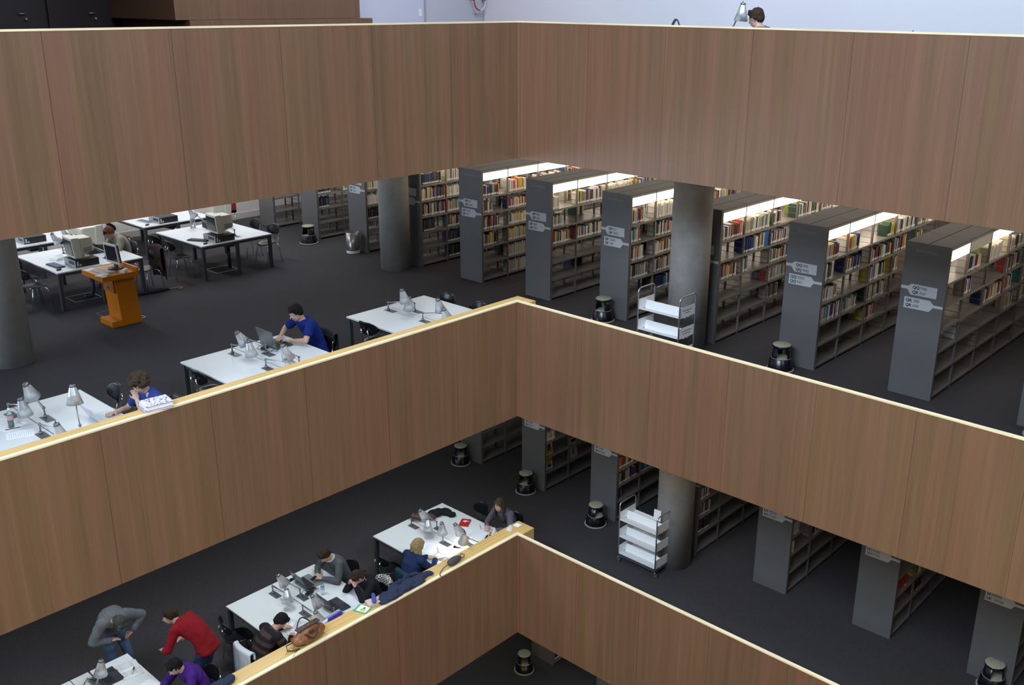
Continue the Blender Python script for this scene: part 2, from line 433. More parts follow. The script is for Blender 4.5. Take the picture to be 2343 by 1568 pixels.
def mk_lamp(w, on):
    h = MB().box(.004, w - .004, .012, .14, RH - .055, RH - .028).box(.004, w - .004, .003, .014, RH - .06, RH - .022).mesh('shelf_lamp', [housing])
    d = MB().add([(.014, .004, RH - .06), (w - .014, .004, RH - .06), (w - .014, .004, RH - .21), (.014, .004, RH - .21),
                  (.014, .13, RH - .062), (w - .014, .13, RH - .062)],
                 [(0, 1, 2, 3), (3, 2, 5, 4), (0, 3, 4), (1, 5, 2), (0, 4, 5, 1)]).mesh('diffuser', [diff_on if on else diff_off])
    return h, d
ME = {}
for tagw, w in (('a', .745), ('b', .915)):
    ME['shelf' + tagw] = mk_shelf(w); ME['top' + tagw] = mk_top(w)
    for on in (0, 1): ME['lamp%s%d' % (tagw, on)] = mk_lamp(w, on)
ME['up'] = mk_upright()
ME['panel'] = MB().box(0, .028, 0, RW, 0.0, RH).box(.028, .03, .01, RW - .01, .02, RH - .02).mesh('end_panel', [steel_grey])
def sign_plate_mesh(kind):
    # polygon in (u = along -y from the panel's far edge, z); u=0 far edge, u=RW near edge
    if kind == 'upper': poly = [(.005, 1.66), (.10, 1.66), (.155, 1.70), (.53, 1.70), (.53, 1.54), (.155, 1.54), (.10, 1.615), (.005, 1.615)]
    else: poly = [(.075, 1.50), (.45, 1.50), (.50, 1.445), (.635, 1.445), (.635, 1.405), (.50, 1.405), (.45, 1.335), (.075, 1.335)]
    vs = []; n = len(poly)
    for x in (-.006, 0): vs += [(x, RW - u, z) for u, z in poly]
    fs = [tuple(range(n)), tuple(range(2 * n - 1, n - 1, -1))] + [(i, n + i, n + (i + 1) % n, (i + 1) % n) for i in range(n)]
    return MB().add(vs, fs).mesh('sign_plate', [sign_paint])
ME['sp_upper'] = sign_plate_mesh('upper'); ME['sp_lower'] = sign_plate_mesh('lower')
ME['econ'] = text_mesh('Economics', .075)
def letter_line(parent, txt, u, z):
    b = text_mesh(txt[:2], .062, .0016); wb = max([v.co.x for v in b.vertices])
    me = bpy.data.meshes.new('lettering')
    b.transform(face_mx(-.0075, RW - u, z)); b.materials.clear(); b.materials.append(sign_ink); b.name = 'lettering'
    inst('lettering', b, parent)
    c = text_mesh(txt[2:], .062, 0); c.transform(face_mx(-.0075, RW - u - wb - .012, z)); c.materials.clear(); c.materials.append(sign_ink2)
    inst('lettering', c, parent)

ORD = ['first', 'second', 'third', 'fourth', 'fifth', 'sixth', 'seventh']
def shelf_row(f, y0, nb, label, signs, econ=True, lamps=None, both=True, group=None, xoff=0.0):
    root = thing('bookshelf', label, 'bookshelf', (xoff, y0, f), 0, group)
    ex = bay_edges(nb)
    inst('end_panel', ME['panel'], root, (XP, 0, 0))
    ME_up = ME['up']
    for i, x in enumerate(ex):
        if i: inst('upright', ME_up, root, (x, 0, 0))
    inst('upright', ME_up, root, (XP + .045, 0, 0))
    for i in range(nb):
        k = 'a' if i == 0 else 'b'; x = ex[i]
        for z in LV: inst('shelf', ME['shelf' + k], root, (x, 0, z))
        inst('top_panel', ME['top' + k], root, (x, 0, 0))
        on = 1 if lamps is None else lamps[min(i, len(lamps) - 1)]
        h, d = ME['lamp%s%d' % (k, on)]
        lo = inst('shelf_lamp', h, root, (x, 0, 0)); inst('diffuser', d, lo)
        if both:
            w = .745 if i == 0 else .915
            lo = inst('shelf_lamp', h, root, (x + w, RW, 0), (0, 0, PI)); inst('diffuser', d, lo)
    if signs is not None:
        for kind, lines in signs:
            sp = inst('sign_plate', ME['sp_' + kind], root, (XP, 0, 0))
            if lines:
                u, z0 = (.175, 1.635) if kind == 'upper' else (.10, 1.435)
                letter_line(sp, lines[0], u, z0); letter_line(sp, lines[1], u, z0 - .072)
    if econ:
        me = ME['econ'].copy(); me.transform(face_mx(-.001, RW - .15, RH - .135)); me.materials.clear(); me.materials.append(panel_ink)
        me.name = 'heading_lettering'; inst('heading_lettering', me, root, (XP, 0, 0))
    return root

ROWS2 = {}   # name -> (y0, bays)
Y2 = lambda k: .075 + 1.857 * k
rows2 = [
 ('W', 6, 4, 'grey double-sided bookshelf farthest left, against the far pale wall', None, False),
 ('X', 5, 4, 'grey bookshelf behind the round step stool with dark books', None, False),
 ('Y', 4, 5, 'grey bookshelf behind the steel bin, signed QP300C QP310A', [('upper', None), ('lower', ('QP300C', 'QP310A'))], False),
 ('Z', 3, 6, 'grey bookshelf whose end is half hidden by the middle column', [('upper', None), ('lower', None)], False),
 ('A', 2, 7, 'grey Economics bookshelf signed QP341 to QP450', [('upper', ('QP341', 'QP360G')), ('lower', ('QP360H', 'QP450'))], True),
 ('B', 1, 7, 'grey Economics bookshelf signed QP500 to QP620', [('upper', ('QP500', 'QP550')), ('lower', ('QP600', 'QP620'))], True),
 ('C', 0, 7, 'grey Economics bookshelf signed QP621 to QP780, left of the column', [('upper', ('QP621', 'QP700C')), ('lower', ('QP700D', 'QP780'))], True),
 ('D', -1, 7, 'grey bookshelf right behind the column by the book trolley, middle floor', [('upper', None), ('lower', None)], True),
 ('E', -2, 7, 'grey Economics bookshelf signed QQ000 to QQ945', [('upper', ('QQ000', 'QQ900J')), ('lower', ('QQ900K', 'QQ945'))], True),
 ('F', -3, 6, 'grey Economics bookshelf signed QQ946 to QR600', [('upper', ('QQ946', 'QR360')), ('lower', ('QR380', 'QR600'))], True),
 ('G', -4, 3, 'grey bookshelf only its end sliver showing at the right edge', [('upper', None), ('lower', None)], True)]
for nm, k, nb, lab, sg, ec in rows2:
    shelf_row(F2, Y2(k), nb, lab, sg, ec, lamps=(1, 0, 1, 1) if nm == 'F' else ((0,) if nm in 'WX' else None), group='grey bookshelves on the middle floor')
    ROWS2[nm] = (Y2(k), nb, F2)
Y3 = lambda k: .165 + 1.857 * k
rows3 = [
 ('a', 2, 4, 'empty grey bookshelf farthest left on the lower floor, tucked under the parapet', None),
 ('b', 1, 4, 'lower floor bookshelf with face-out magazines, signed LD', [('upper', ('LD4500', 'LD4600')), ('lower', ('LD4000', 'LD4537'))]),
 ('c', 0, 4, 'lower floor bookshelf signed LH61020 beside the step stool', [('upper', None), ('lower', ('LE2100', 'LH61020'))]),
 ('d', -1, 5, 'lower floor bookshelf just right of the column and trolley', [('upper', None), ('lower', None)]),
 ('e', -2, 5, 'lower floor bookshelf signed LH79660', [('upper', None), ('lower', ('LH79010', 'LH79660'))]),
 ('f', -3, 5, 'lower floor bookshelf signed LI87330 with a red book', [('upper', None), ('lower', ('LI33100', 'LI87330'))]),
 ('g', -4, 3, 'lower floor bookshelf signed LK10700 at the right edge', [('upper', None), ('lower', ('LI99999', 'LK10700'))])]
for nm, k, nb, lab, sg in rows3:
    shelf_row(F3, Y3(k), nb, lab, sg, False, lamps=(0,) if nm != 'd' else (1,), both=False, group='grey bookshelves on the lower floor')
    ROWS2[nm] = (Y3(k), nb, F3)
shelf_row(F4, 1.72, 2, 'bookshelf corner on the lowest floor showing red and blue books', None, False, lamps=(0,), both=False)
shelf_row(F4, -.14, 2, 'plain grey bookshelf end on the lowest floor, under the lowest parapet', None, False, lamps=(0,), both=False)
ROWS2['z'] = (1.72, 2, F4)

# ---------------------------------------------------------------- books
BK = {  # name: colour
 'white': (.62, .60, .56), 'cream': (.50, .45, .33), 'pale grey': (.38, .37, .36), 'beige': (.36, .29, .20), 'brown': (.11, .06, .035),
 'dark blue': (.018, .032, .14), 'light blue': (.14, .24, .38), 'black': (.015, .015, .017), 'red': (.40, .028, .02), 'dark red': (.13, .02, .022),
 'green': (.045, .13, .05), 'dark green': (.018, .05, .032), 'yellow': (.58, .42, .05), 'orange': (.50, .14, .025), 'teal': (.03, .15, .16), 'purple': (.10, .04, .14)}
BM = {k: mat('cover_' + k.replace(' ', '_'), v, .5) for k, v in BK.items()}
page_m = mat('page_edge', (.46, .46, .34), .9)
tag_m = mat('spine_tag', (.70, .70, .70), .7)
MIX = ['white'] * 6 + ['cream'] * 4 + ['pale grey'] * 3 + ['beige'] * 2 + ['brown'] * 2 + ['dark blue'] * 3 + ['light blue', 'black', 'red', 'dark red', 'green', 'dark green', 'dark green', 'yellow', 'orange', 'teal', 'purple']
DARK = ['black', 'brown', 'dark red', 'dark green', 'dark blue', 'black', 'purple', 'teal']
RED = ['red', 'red', 'orange', 'white', 'yellow']; BLUE = ['dark blue', 'dark blue', 'dark blue', 'white']
WH = ['white', 'white', 'cream', 'pale grey', 'white']
# cells: row -> {(bay, level): [(start, end, palette)]}
CE = {
 'F': {(2, 1): [(.05, .68, MIX)], (2, 2): [(.05, .36, MIX)], (3, 1): [(.05, .72, WH)], (3, 3): [(.02, .98, MIX)], (4, 1): [(.0, .9, MIX)], (4, 2): [(.05, .8, DARK + MIX)],
       (4, 3): [(.02, .5, MIX)], (4, 4): [(.3, .7, MIX)], (5, 2): [(.0, .9, MIX)], (5, 3): [(0, .8, MIX)], (5, 1): [(0, .9, MIX)], (5, 4): [(.1, .6, MIX)], (6, 2): [(0, .9, MIX)], (2, 4): [(.02, .05, WH)], (3, 5): [(.02, .06, WH)]},
 'E': {(1, 1): [(.03, .66, MIX)], (1, 2): [(.03, .5, ['orange'] + MIX)], (1, 3): [(.03, .74, MIX)], (1, 4): [(.03, .98, MIX)],
       (2, 1): [(.04, .2, RED), (.2, .5, MIX)], (2, 2): [(.02, .34, MIX), (.34, .62, BLUE)], (2, 4): [(.03, .7, MIX)],
       (3, 1): [(.7, .95, MIX)], (3, 2): [(.02, .95, MIX)], (3, 3): [(.02, .75, MIX)], (3, 4): [(.02, .82, MIX)], (3, 5): [(.04, .55, MIX)],
       (4, 1): [(.02, .98, MIX)], (4, 2): [(.02, .6, MIX)], (5, 1): [(0, .95, MIX)], (5, 2): [(0, .5, MIX)], (6, 1): [(0, .9, MIX)], (4, 3): [(.05, .3, MIX)]},
 'D': {(1, 1): [(.03, .72, MIX), (.72, .97, RED)], (1, 3): [(.04, .8, MIX)], (2, 1): [(.02, .97, MIX)], (2, 2): [(.02, .4, BLUE), (.4, .78, RED + MIX)], (2, 3): [(.02, .22, MIX)],
       (3, 1): [(.1, .4, MIX)], (3, 2): [(.02, .97, MIX)], (3, 3): [(.02, .95, MIX)], (3, 4): [(.02, .95, MIX)], (3, 5): [(.05, .5, MIX)], (4, 1): [(.02, .97, MIX)], (4, 2): [(.0, .9, MIX)], (4, 3): [(0, .6, MIX)],
       (5, 1): [(0, .95, MIX)], (5, 2): [(0, .8, MIX)], (6, 1): [(0, .9, MIX)]},
 'C': {(1, 1): [(.03, .62, BLUE + MIX)], (1, 2): [(.03, .45, MIX)], (1, 3): [(.03, .58, MIX)], (1, 4): [(.03, .8, MIX)], (2, 1): [(.02, .8, WH)], (2, 2): [(.02, .62, MIX + ['dark green'] * 6)],
       (2, 3): [(.02, .97, RED + MIX)], (2, 4): [(.02, .97, MIX)], (2, 5): [(.02, .97, BLUE + DARK)], (3, 1): [(0, .9, MIX)], (3, 2): [(0, .9, MIX)], (4, 1): [(0, .9, MIX)], (5, 1): [(0, .9, MIX)], (6, 1): [(0, .9, MIX)]},
 'B': {(1, 1): [(.03, .3, WH)], (1, 2): [(.03, .42, MIX)], (1, 3): [(.03, .78, MIX)], (2, 1): [(.02, .97, BLUE + MIX)], (2, 3): [(.02, .97, MIX)], (3, 1): [(.02, .97, WH)], (3, 2): [(.02, .9, MIX)], (3, 3): [(.02, .6, MIX)],
       (4, 1): [(.0, .9, MIX)], (5, 1): [(0, .9, MIX)], (4, 2): [(0, .9, MIX)], (6, 1): [(0, .9, RED + MIX)]},
 'A': {(1, 1): [(.03, .68, BLUE + MIX)], (1, 2): [(.03, .38, RED + MIX)], (1, 3): [(.03, .64, MIX + ['yellow'] * 3)], (1, 4): [(.03, .52, DARK + MIX)], (2, 1): [(.05, .6, WH + RED)], (2, 2): [(.02, .97, RED + MIX)], (2, 3): [(.02, .97, WH + ['teal', 'yellow'])],
       (2, 4): [(.02, .72, MIX + ['yellow'] * 4)], (2, 5): [(.02, .97, WH)], (2, 6): [(.02, .97, WH)], (3, 1): [(0, .9, MIX)], (4, 1): [(0, .9, MIX)], (5, 1): [(0, .9, MIX)], (3, 2): [(0, .9, MIX)], (3, 3): [(0, .9, MIX)]},
 'Z': {(1, 1): [(.1, .8, DARK)], (1, 2): [(.03, .97, MIX)], (1, 3): [(.03, .97, MIX + ['red', 'green'])], (1, 4): [(.1, .55, DARK)], (2, 1): [(.02, .9, MIX)], (2, 2): [(.02, .97, WH)], (2, 3): [(.02, .97, MIX)], (2, 4): [(.02, .97, MIX)], (2, 5): [(.02, .97, DARK)], (2, 6): [(.05, .9, DARK)], (3, 1): [(0, .9, MIX)], (3, 2): [(0, .9, MIX)]},
 'Y': {(1, 1): [(.03, .95, MIX)], (1, 2): [(.03, .97, WH + ['yellow', 'green'])], (1, 3): [(.03, .97, WH + ['yellow', 'green'])], (1, 4): [(.05, .97, DARK)], (2, 3): [(.0, .9, MIX)], (2, 2): [(.0, .9, MIX)]},
 'X': {(1, 2): [(.05, .55, MIX)], (1, 3): [(.03, .5, DARK + ['green', 'red'])], (1, 4): [(.05, .45, DARK)], (2, 3): [(.02, .5, MIX)], (1, 1): [(0, .9, MIX)]},
 'W': {(1, 3): [(.05, .5, DARK)], (1, 2): [(.02, .4, WH)]},
 'b': {(1, 3): [(.05, .4, WH)], (2, 3): [(.05, .45, WH + RED)]},
 'c': {(1, 4): [(.04, .62, MIX + ['brown'] * 2), (.66, .95, DARK)], (2, 4): [(.02, .35, BLUE + ['teal', 'light blue']), (.35, .95, WH)], (1, 3): [(.05, .7, MIX)], (1, 5): [(.02, .05, DARK)]},
 'd': {(1, 3): [(.04, .5, MIX)], (1, 4): [(.04, .55, MIX + DARK)], (1, 5): [(.04, .55, DARK + ['green', 'red'])]},
 'e': {(1, 3): [(.04, .3, WH)], (1, 4): [(.04, .2, WH)], (2, 4): [(.03, .4, MIX)]},
 'f': {(1, 4): [(.5, .62, ['red'])], (2, 5): [(.03, .4, DARK)], (2, 4): [(.03, .3, MIX)], (1, 5): [(.02, .1, DARK)]},
 'z': {(1, 5): [(.04, .4, DARK + WH)], (1, 6): [(.04, .2, BLUE), (.2, .6, ['red', 'red', 'dark red', 'white'])]},
}
ROWNAME = {'F': 'QQ946 row', 'E': 'QQ000 row', 'D': 'row right of trolley column', 'C': 'QP621 row', 'B': 'QP500 row', 'A': 'QP341 row', 'Z': 'row behind middle column',
           'Y': 'row behind steel bin', 'X': 'row behind far stool', 'W': 'farthest left row', 'b': 'lower floor LD row', 'c': 'lower floor LH61020 row', 'd': 'lower floor row by column',
           'e': 'lower floor LH79660 row', 'f': 'lower floor LI87330 row', 'z': 'lowest floor row'}
def visible(P, f):
    x, y = px_of(P)
    if not (-15 < x < 2358 and -15 < y < 1583): return False
    lo, hi = {F2: (T2, T1 - STRIP), F3: (T3, T2 - STRIP), F4: (-5, T3 - STRIP)}[f]
    for ax in (0, 1):
        if (CAM[ax] < 0) and P[ax] > 0:
            t = (0 - CAM[ax]) / (P[ax] - CAM[ax]); oth = CAM[1 - ax] + (P[1 - ax] - CAM[1 - ax]) * t
            if oth <= 0:
                z = CAM.z + (P[2] - CAM.z) * t
                if not (lo < z < hi): return False
    return True
BOOKS = []
for rn, cells in CE.items():
    y0, nb, f = ROWS2[rn]; ex = bay_edges(nb)
    for (bay, lev), runs in cells.items():
        if bay > nb: continue
        xa = ex[bay - 1] + .02; w = (.745 if bay == 1 else .915) - .04; z = f + LV[lev - 1] + .004
        xlast = 0
        for (s, e, pal) in runs:
            x = max(xlast, xa + s * w); hbase = random.uniform(.20, .245)
            while x < xa + e * w:
                t = random.uniform(.016, .042) if f == F2 else random.uniform(.022, .055)
                if x + t > xa + w: break
                h = min(.285, hbase + random.uniform(-.025, .035)); dpt = random.uniform(.14, .19)
                BOOKS.append(dict(row=rn, bay=bay, lev=lev, x=x, y=y0 + .022 + random.uniform(0, .018), z=z, t=t - .0015, h=h, d=dpt, c=random.choice(pal), f=f))
                x += t
            xlast = x
for b in BOOKS: b['vis'] = visible((b['x'], b['y'], b['z'] + b['h'] * .8), b['f']) or visible((b['x'], b['y'], b['z'] + b['h'] * .15), b['f'])
BOOKS = [b for b in BOOKS if b['vis']]
BOOKS.sort(key=lambda b: (Vector((b['x'], b['y'], b['z'])) - CAM).length / (b['h'] * b['t']) ** .25)
def book_geo(B, x, y, z, t, h, d, m0, m1, m2=None):
    c = .0025
    B.box(x, x + c, y, y + d, z, z + h, m0).box(x + t - c, x + t, y, y + d, z, z + h, m0).box(x + c, x + t - c, y, y + c, z, z + h, m0)
    B.box(x + c, x + t - c, y + c, y + d - .004, z + .003, z + h - .004, m1)
    if m2 is not None: B.box(x + .001, x + t - .001, y - .0008, y + .0004, z + .012, z + .048, m2)
cnt = {}; LVN = ['top', 'second', 'third', 'fourth', 'fifth', 'bottom']
OR = ['first', 'second', 'third', 'fourth', 'fifth', 'sixth', 'seventh', 'eighth', 'ninth', 'tenth', 'eleventh', 'twelfth', '13th', '14th', '15th', '16th', '17th', '18th', '19th', '20th', '21st', '22nd', '23rd', '24th', '25th', '26th', '27th', '28th', '29th', '30th']
NB = 300
ind = sorted(BOOKS[:NB], key=lambda b: (b['row'], b['bay'], b['lev'], b['x']))
# ordinals are counted over every visible book of the shelf
allb = sorted(BOOKS, key=lambda b: (b['row'], b['bay'], b['lev'], b['x']))
for b in allb:
    k = (b['row'], b['bay'], b['lev'], b['c']); cnt[k] = cnt.get(k, 0) + 1; b['n'] = cnt[k]
for b in ind:
    B = MB(); book_geo(B, 0, 0, 0, b['t'], b['h'], b['d'], 0, 1)
    o = B.build('book', [BM[b['c']], page_m], None, (b['x'], b['y'], b['z']))
    T = MB().box(.001, b['t'] - .001, -.0008, .0004, .012, .048).build('spine_label', tag_m, o)
    many = cnt[(b['row'], b['bay'], b['lev'], b['c'])] > 1
    lab = '%s%s book, %s shelf, bay %s, %s' % ((OR[b['n'] - 1] + ' ') if many else 'only ', b['c'], LVN[b['lev'] - 1], ['one', 'two', 'three', 'four', 'five', 'six', 'seven'][b['bay'] - 1], ROWNAME[b['row']])
    tag(o, lab, 'book', 'books on the %s shelf of the %s' % (LVN[b['lev'] - 1], ROWNAME[b['row']]))
REST = MB(); names = list(BK); mats_ = [BM[k] for k in names] + [page_m, tag_m]
for b in BOOKS[NB:]:
    book_geo(REST, b['x'], b['y'], b['z'], b['t'], b['h'], b['d'], names.index(b['c']), len(names), len(names) + 1)
# books on the reverse side of the shelves, glimpsed through the gaps
for rn in 'ABCDEFZY':
    y0, nb, f = ROWS2[rn]; ex = bay_edges(nb)
    for bay in range(min(4, nb)):
        for li, z in enumerate(LV):
            if li < 5 and random.random() < .55:
                w = .70 if bay == 0 else .87; s = random.uniform(0, .5); e = s + random.uniform(.2, .5); x = ex[bay] + .02 + s * w
                while x < ex[bay] + min(e, .97) * w:
                    t = random.uniform(.02, .045); h = random.uniform(.2, .27); d = random.uniform(.15, .19)
                    book_geo(REST, x, y0 + RW - .03 - d, f + z + .004, t - .002, h, d, random.choice([0, 1, 2, 3, 4, 7, 5, 11]), len(names)); x += t
tag(REST.build('book', mats_), 'remaining smaller library books standing on the farther shelves', 'books', None, 'stuff')

# green file boxes, magazines shown face-out, binders
gm = mat('lime_box', (.20, .27, .015), .6); gm2 = mat('binder_grey', (.22, .22, .23), .6)
def filebox(x, y, z, w, d, h, m, lab, cat='file box', name='file_box'):
    b = MB().box(0, w, 0, d, 0, h).box(.01, w - .01, -.001, 0, h * .5 - .003, h * .5 + .003, 1)
    o = b.build(name, [m, black_plastic], None, (x, y, z)); return tag(o, lab, cat)
filebox(3.745 + .66, Y2(-3) + .16, F2 + 1.774, .20, .22, .27, gm, 'lime green file box on the top shelf of the QQ946 bookshelf')
filebox(5.66 + .10, Y2(-1) + .16, F2 + 1.774, .30, .22, .30, gm, 'lime green file box on the far top shelf right of the trolley column')
filebox(3.745 + .72, Y2(-1) + .03, F2 + 1.434, .16, .18, .27, mat('blue_box', (.03, .12, .35), .5), 'bright blue box file on the second shelf of the bookshelf right of the column')
def cover(x, y, z, w, h, rz, cols, lab, lean=.12):
    o = MB().box(0, w, -.008, .012, 0, h, 0)
    for (a, b_, c, d, mi) in cols: o.box(a * w, b_ * w, -.0095, -.008, c * h, d * h, mi)
    ms = [mat('mag_white', (.55, .50, .47), .4), mat('mag_gold', (.35, .22, .06), .4), mat('mag_dark', (.03, .022, .02), .4), mat('mag_pink', (.50, .36, .34), .4), mat('mag_red', (.45, .03, .03), .4), mat('mag_violet', (.07, .03, .12), .4)]
    q = o.build('magazine', ms, None, (x, y, z), (-lean, 0, rz)); return tag(q, lab, 'magazine', 'face-out magazines on the lower floor')
yb = Y3(1) + .06
cover(XP + .10, yb, F3 + .76, .21, .30, 0, [(.1, .9, .1, .5, 1), (.3, .75, .3, .75, 2), (.15, .5, .55, .7, 1)], 'face-out magazine with gold and dark cover figure, upper of two by shelf end')
cover(XP + .10, yb, F3 + .42, .21, .30, 0, [(.05, .95, .5, .9, 1), (.3, .8, .15, .45, 2), (.35, .7, .35, .6, 0)], 'face-out magazine with portrait cover, lower of two by shelf end')
cover(3.745 + .12, yb, F3 + .42, .22, .30, 0, [(0, 1, 0, 1, 3), (.4, .55, .2, .7, 2), (.3, .6, .35, .5, 2)], 'pale pink magazine cover with small dark standing figure')
cover(3.745 + .10, yb, F3 + .76, .2, .26, 0, [(0, .3, .5, 1, 4), (.1, .9, .1, .4, 2)], 'magazine with red corner on the shelf of the LD bookshelf')
cover(XP + .06, Y3(0) + .04, F3 + .42, .17, .25, 0, [(0.08, .92, .08, .92, 5), (.2, .3, .2, .8, 0)], 'violet face-out book in the LH61020 bookshelf')
# ---------------------------------------------------------------- desks
TW, TD, TH = 1.65, 1.87, .74
def make_table(name, label, loc, group, seed=0):
    t = thing(name, label, 'desk', loc, 0, group)
    b = MB()
    for s in (-1, 1):
        x0, x1 = (-TW / 2, -.006) if s < 0 else (.006, TW / 2)
        b.box(x0, x1, -TD / 2, TD / 2, TH - .022, TH)
    b.build('tabletop', table_white, t)
    MB().box(-.006, .006, -TD / 2 + .01, TD / 2 - .01, TH - .03, TH - .004).build('cable_slot', black_plastic, t)
    b = MB()
    for y in (-TD / 2 + .03, TD / 2 - .07): b.box(-TW / 2 + .04, TW / 2 - .04, y, y + .04, TH - .085, TH - .023)
    for x in (-TW / 2 + .03, -.02, TW / 2 - .07): b.box(x, x + .04, -TD / 2 + .07, TD / 2 - .07, TH - .085, TH - .031)
    b.build('apron_rail', metal_dark, t)
    lg = MB().box(-.03, .03, -.03, .03, 0, TH - .023).mesh('leg', [metal_dark])
    for x in (-TW / 2 + .04, 0, TW / 2 - .04):
        for y in (-TD / 2 + .04, TD / 2 - .04): inst('leg', lg, t, (x, y, 0))
    MB().box(-.10, .10, -TD / 2 + .3, TD / 2 - .3, TH - .20, TH - .12).build('cable_tray', metal_dark, t)
    return t
TAB = {'a': (-.928, 1.16, F2), 'b': (-3.787, 1.16, F2), 'c': (-6.84, 1.16, F2), 'd': (-.555, 1.255, F3), 'e': (-3.455, 1.255, F3), 'g': (-6.70, 1.255, F3)}
base_t = make_table('study_desk', 'white study desk at the ledge corner, middle floor, with four aluminium lamps', TAB['a'], 'white desks along the ledge')
dup(base_t, TAB['b'], 0, 'white study desk where the man in the blue shirt types')
dup(base_t, TAB['c'], 0, 'white study desk cut by left edge with cola bottle and curly-haired reader')
dup(base_t, TAB['d'], 0, 'white study desk with the red book, lower floor near the ledge corner')
dup(base_t, TAB['e'], 0, 'white study desk with three readers and two laptops, lower floor')
dup(base_t, TAB['g'], 0, 'white study desk at bottom left with the open book and yellow highlighter')
G = 'white computer desks at the back of the middle floor'
dup(base_t, (-2.93, 8.94, F2), 0, 'white computer desk behind the orange terminal stand', G)
dup(base_t, (-.05, 8.90, F2), 0, 'white computer desk standing free in the middle with water bottle', G)
dup(base_t, (.02, 11.42, F2), 0, 'white computer desk farthest back right under the parapet edge', G)
dup(base_t, (-3.0, 11.48, F2), 0, 'white computer desk farthest back left beside the column', G)

# ---------------------------------------------------------------- chairs
def make_chair(label, loc, rz, group):
    t = thing('shell_chair', label, 'chair', loc, rz, group)
    # seat: dished, waisted towards the back
    n = 28; rings = 6; vs = []; fs = []
    for r in range(rings + 1):
        q = r / rings
        for k in range(n):
            a = 2 * PI * k / n; c, s = math.cos(a), math.sin(a)
            x = .215 * math.copysign(abs(c) ** .75, c) * q; y = .205 * math.copysign(abs(s) ** .8, s) * q * (1 - .22 * (1 - c) / 2)
            vs.append((x, y, .445 + .022 * (y / .2) ** 2 - .03 * max(0, x / .215) ** 3 * 1.0 + .025 * max(0, -x / .215) ** 2))
    for r in range(rings):
        for k in range(n):
            l = (k + 1) % n; fs.append((r * n + k, (r + 1) * n + k, (r + 1) * n + l, r * n + l))
    m = MB().add(vs, fs, 0, True); m.add([(x, y, z - .012) for x, y, z in vs], [f[::-1] for f in fs], 0, True)
    o = len(vs); L = rings * n
    m.add([], []); 
    for k in range(n):
        l = (k + 1) % n; m.f.append((L + k, o + L + k, o + L + l, L + l)); m.m.append(0); m.sm.append(False)
    m.build('seat', black_shell, t)
    vs = []; fs = []; nu, nv = 14, 8
    for side in (0, 1):
        for j in range(nv + 1):
            for i in range(nu + 1):
                u = -1 + 2 * i / nu; v = j / nv
                wdt = .205 * (1 - (2 * abs(v - .5)) ** 3.2 * .55)
                y = u * wdt; z = .60 + v * .22
                x = -.215 - .05 * v + .07 * (y / .2) ** 2 + (.012 if side else 0)
                vs.append((x, y, z))
    W_ = (nu + 1); S = W_ * (nv + 1)
    for j in range(nv):
        for i in range(nu):
            a = j * W_ + i; fs.append((a, a + W_, a + W_ + 1, a + 1)); fs.append((S + a, S + a + 1, S + a + W_ + 1, S + a + W_))
    for i in range(nu): fs.append((i, i + 1, S + i + 1, S + i)); a = nv * W_ + i; fs.append((a + 1, a, S + a, S + a + 1))
    for j in range(nv): a = j * W_; fs.append((a + W_, a, S + a, S + a + W_)); a += nu; fs.append((a, a + W_, S + a + W_, S + a))
    MB().add(vs, fs, 0, True).build('backrest', black_shell, t)
    m = MB()
    for s in (-1, 1):
        m.tube([(-.05, s * .12, .425), (-.16, s * .10, .425), (-.215, s * .085, .46), (-.235, s * .075, .56), (-.255, s * .07, .70)], .008, 8)
        m.lathe([(0, -.012), (.016, -.012), (.016, .012), (0, .012)], 10, T=TR(-.252, s * .07, .66) @ Matrix.Rotation(PI / 2, 4, 'Y'))
    m.tube([(.12, -.15, .425), (.12, .15, .425)], .009, 8).tube([(-.11, -.14, .425), (-.11, .14, .425)], .009, 8)
    m.build('back_support', chrome, t)
    for sx, sy in ((1, 1), (1, -1), (-1, 1), (-1, -1)):
        MB().tube([(sx * .11, sy * .11, .425), (sx * .125, sy * .165, .415), (sx * .14, sy * .185, .38), (sx * .20, sy * .215, .006)], [.010, .010, .010, .009], 8).build('leg', chrome, t)
    return t
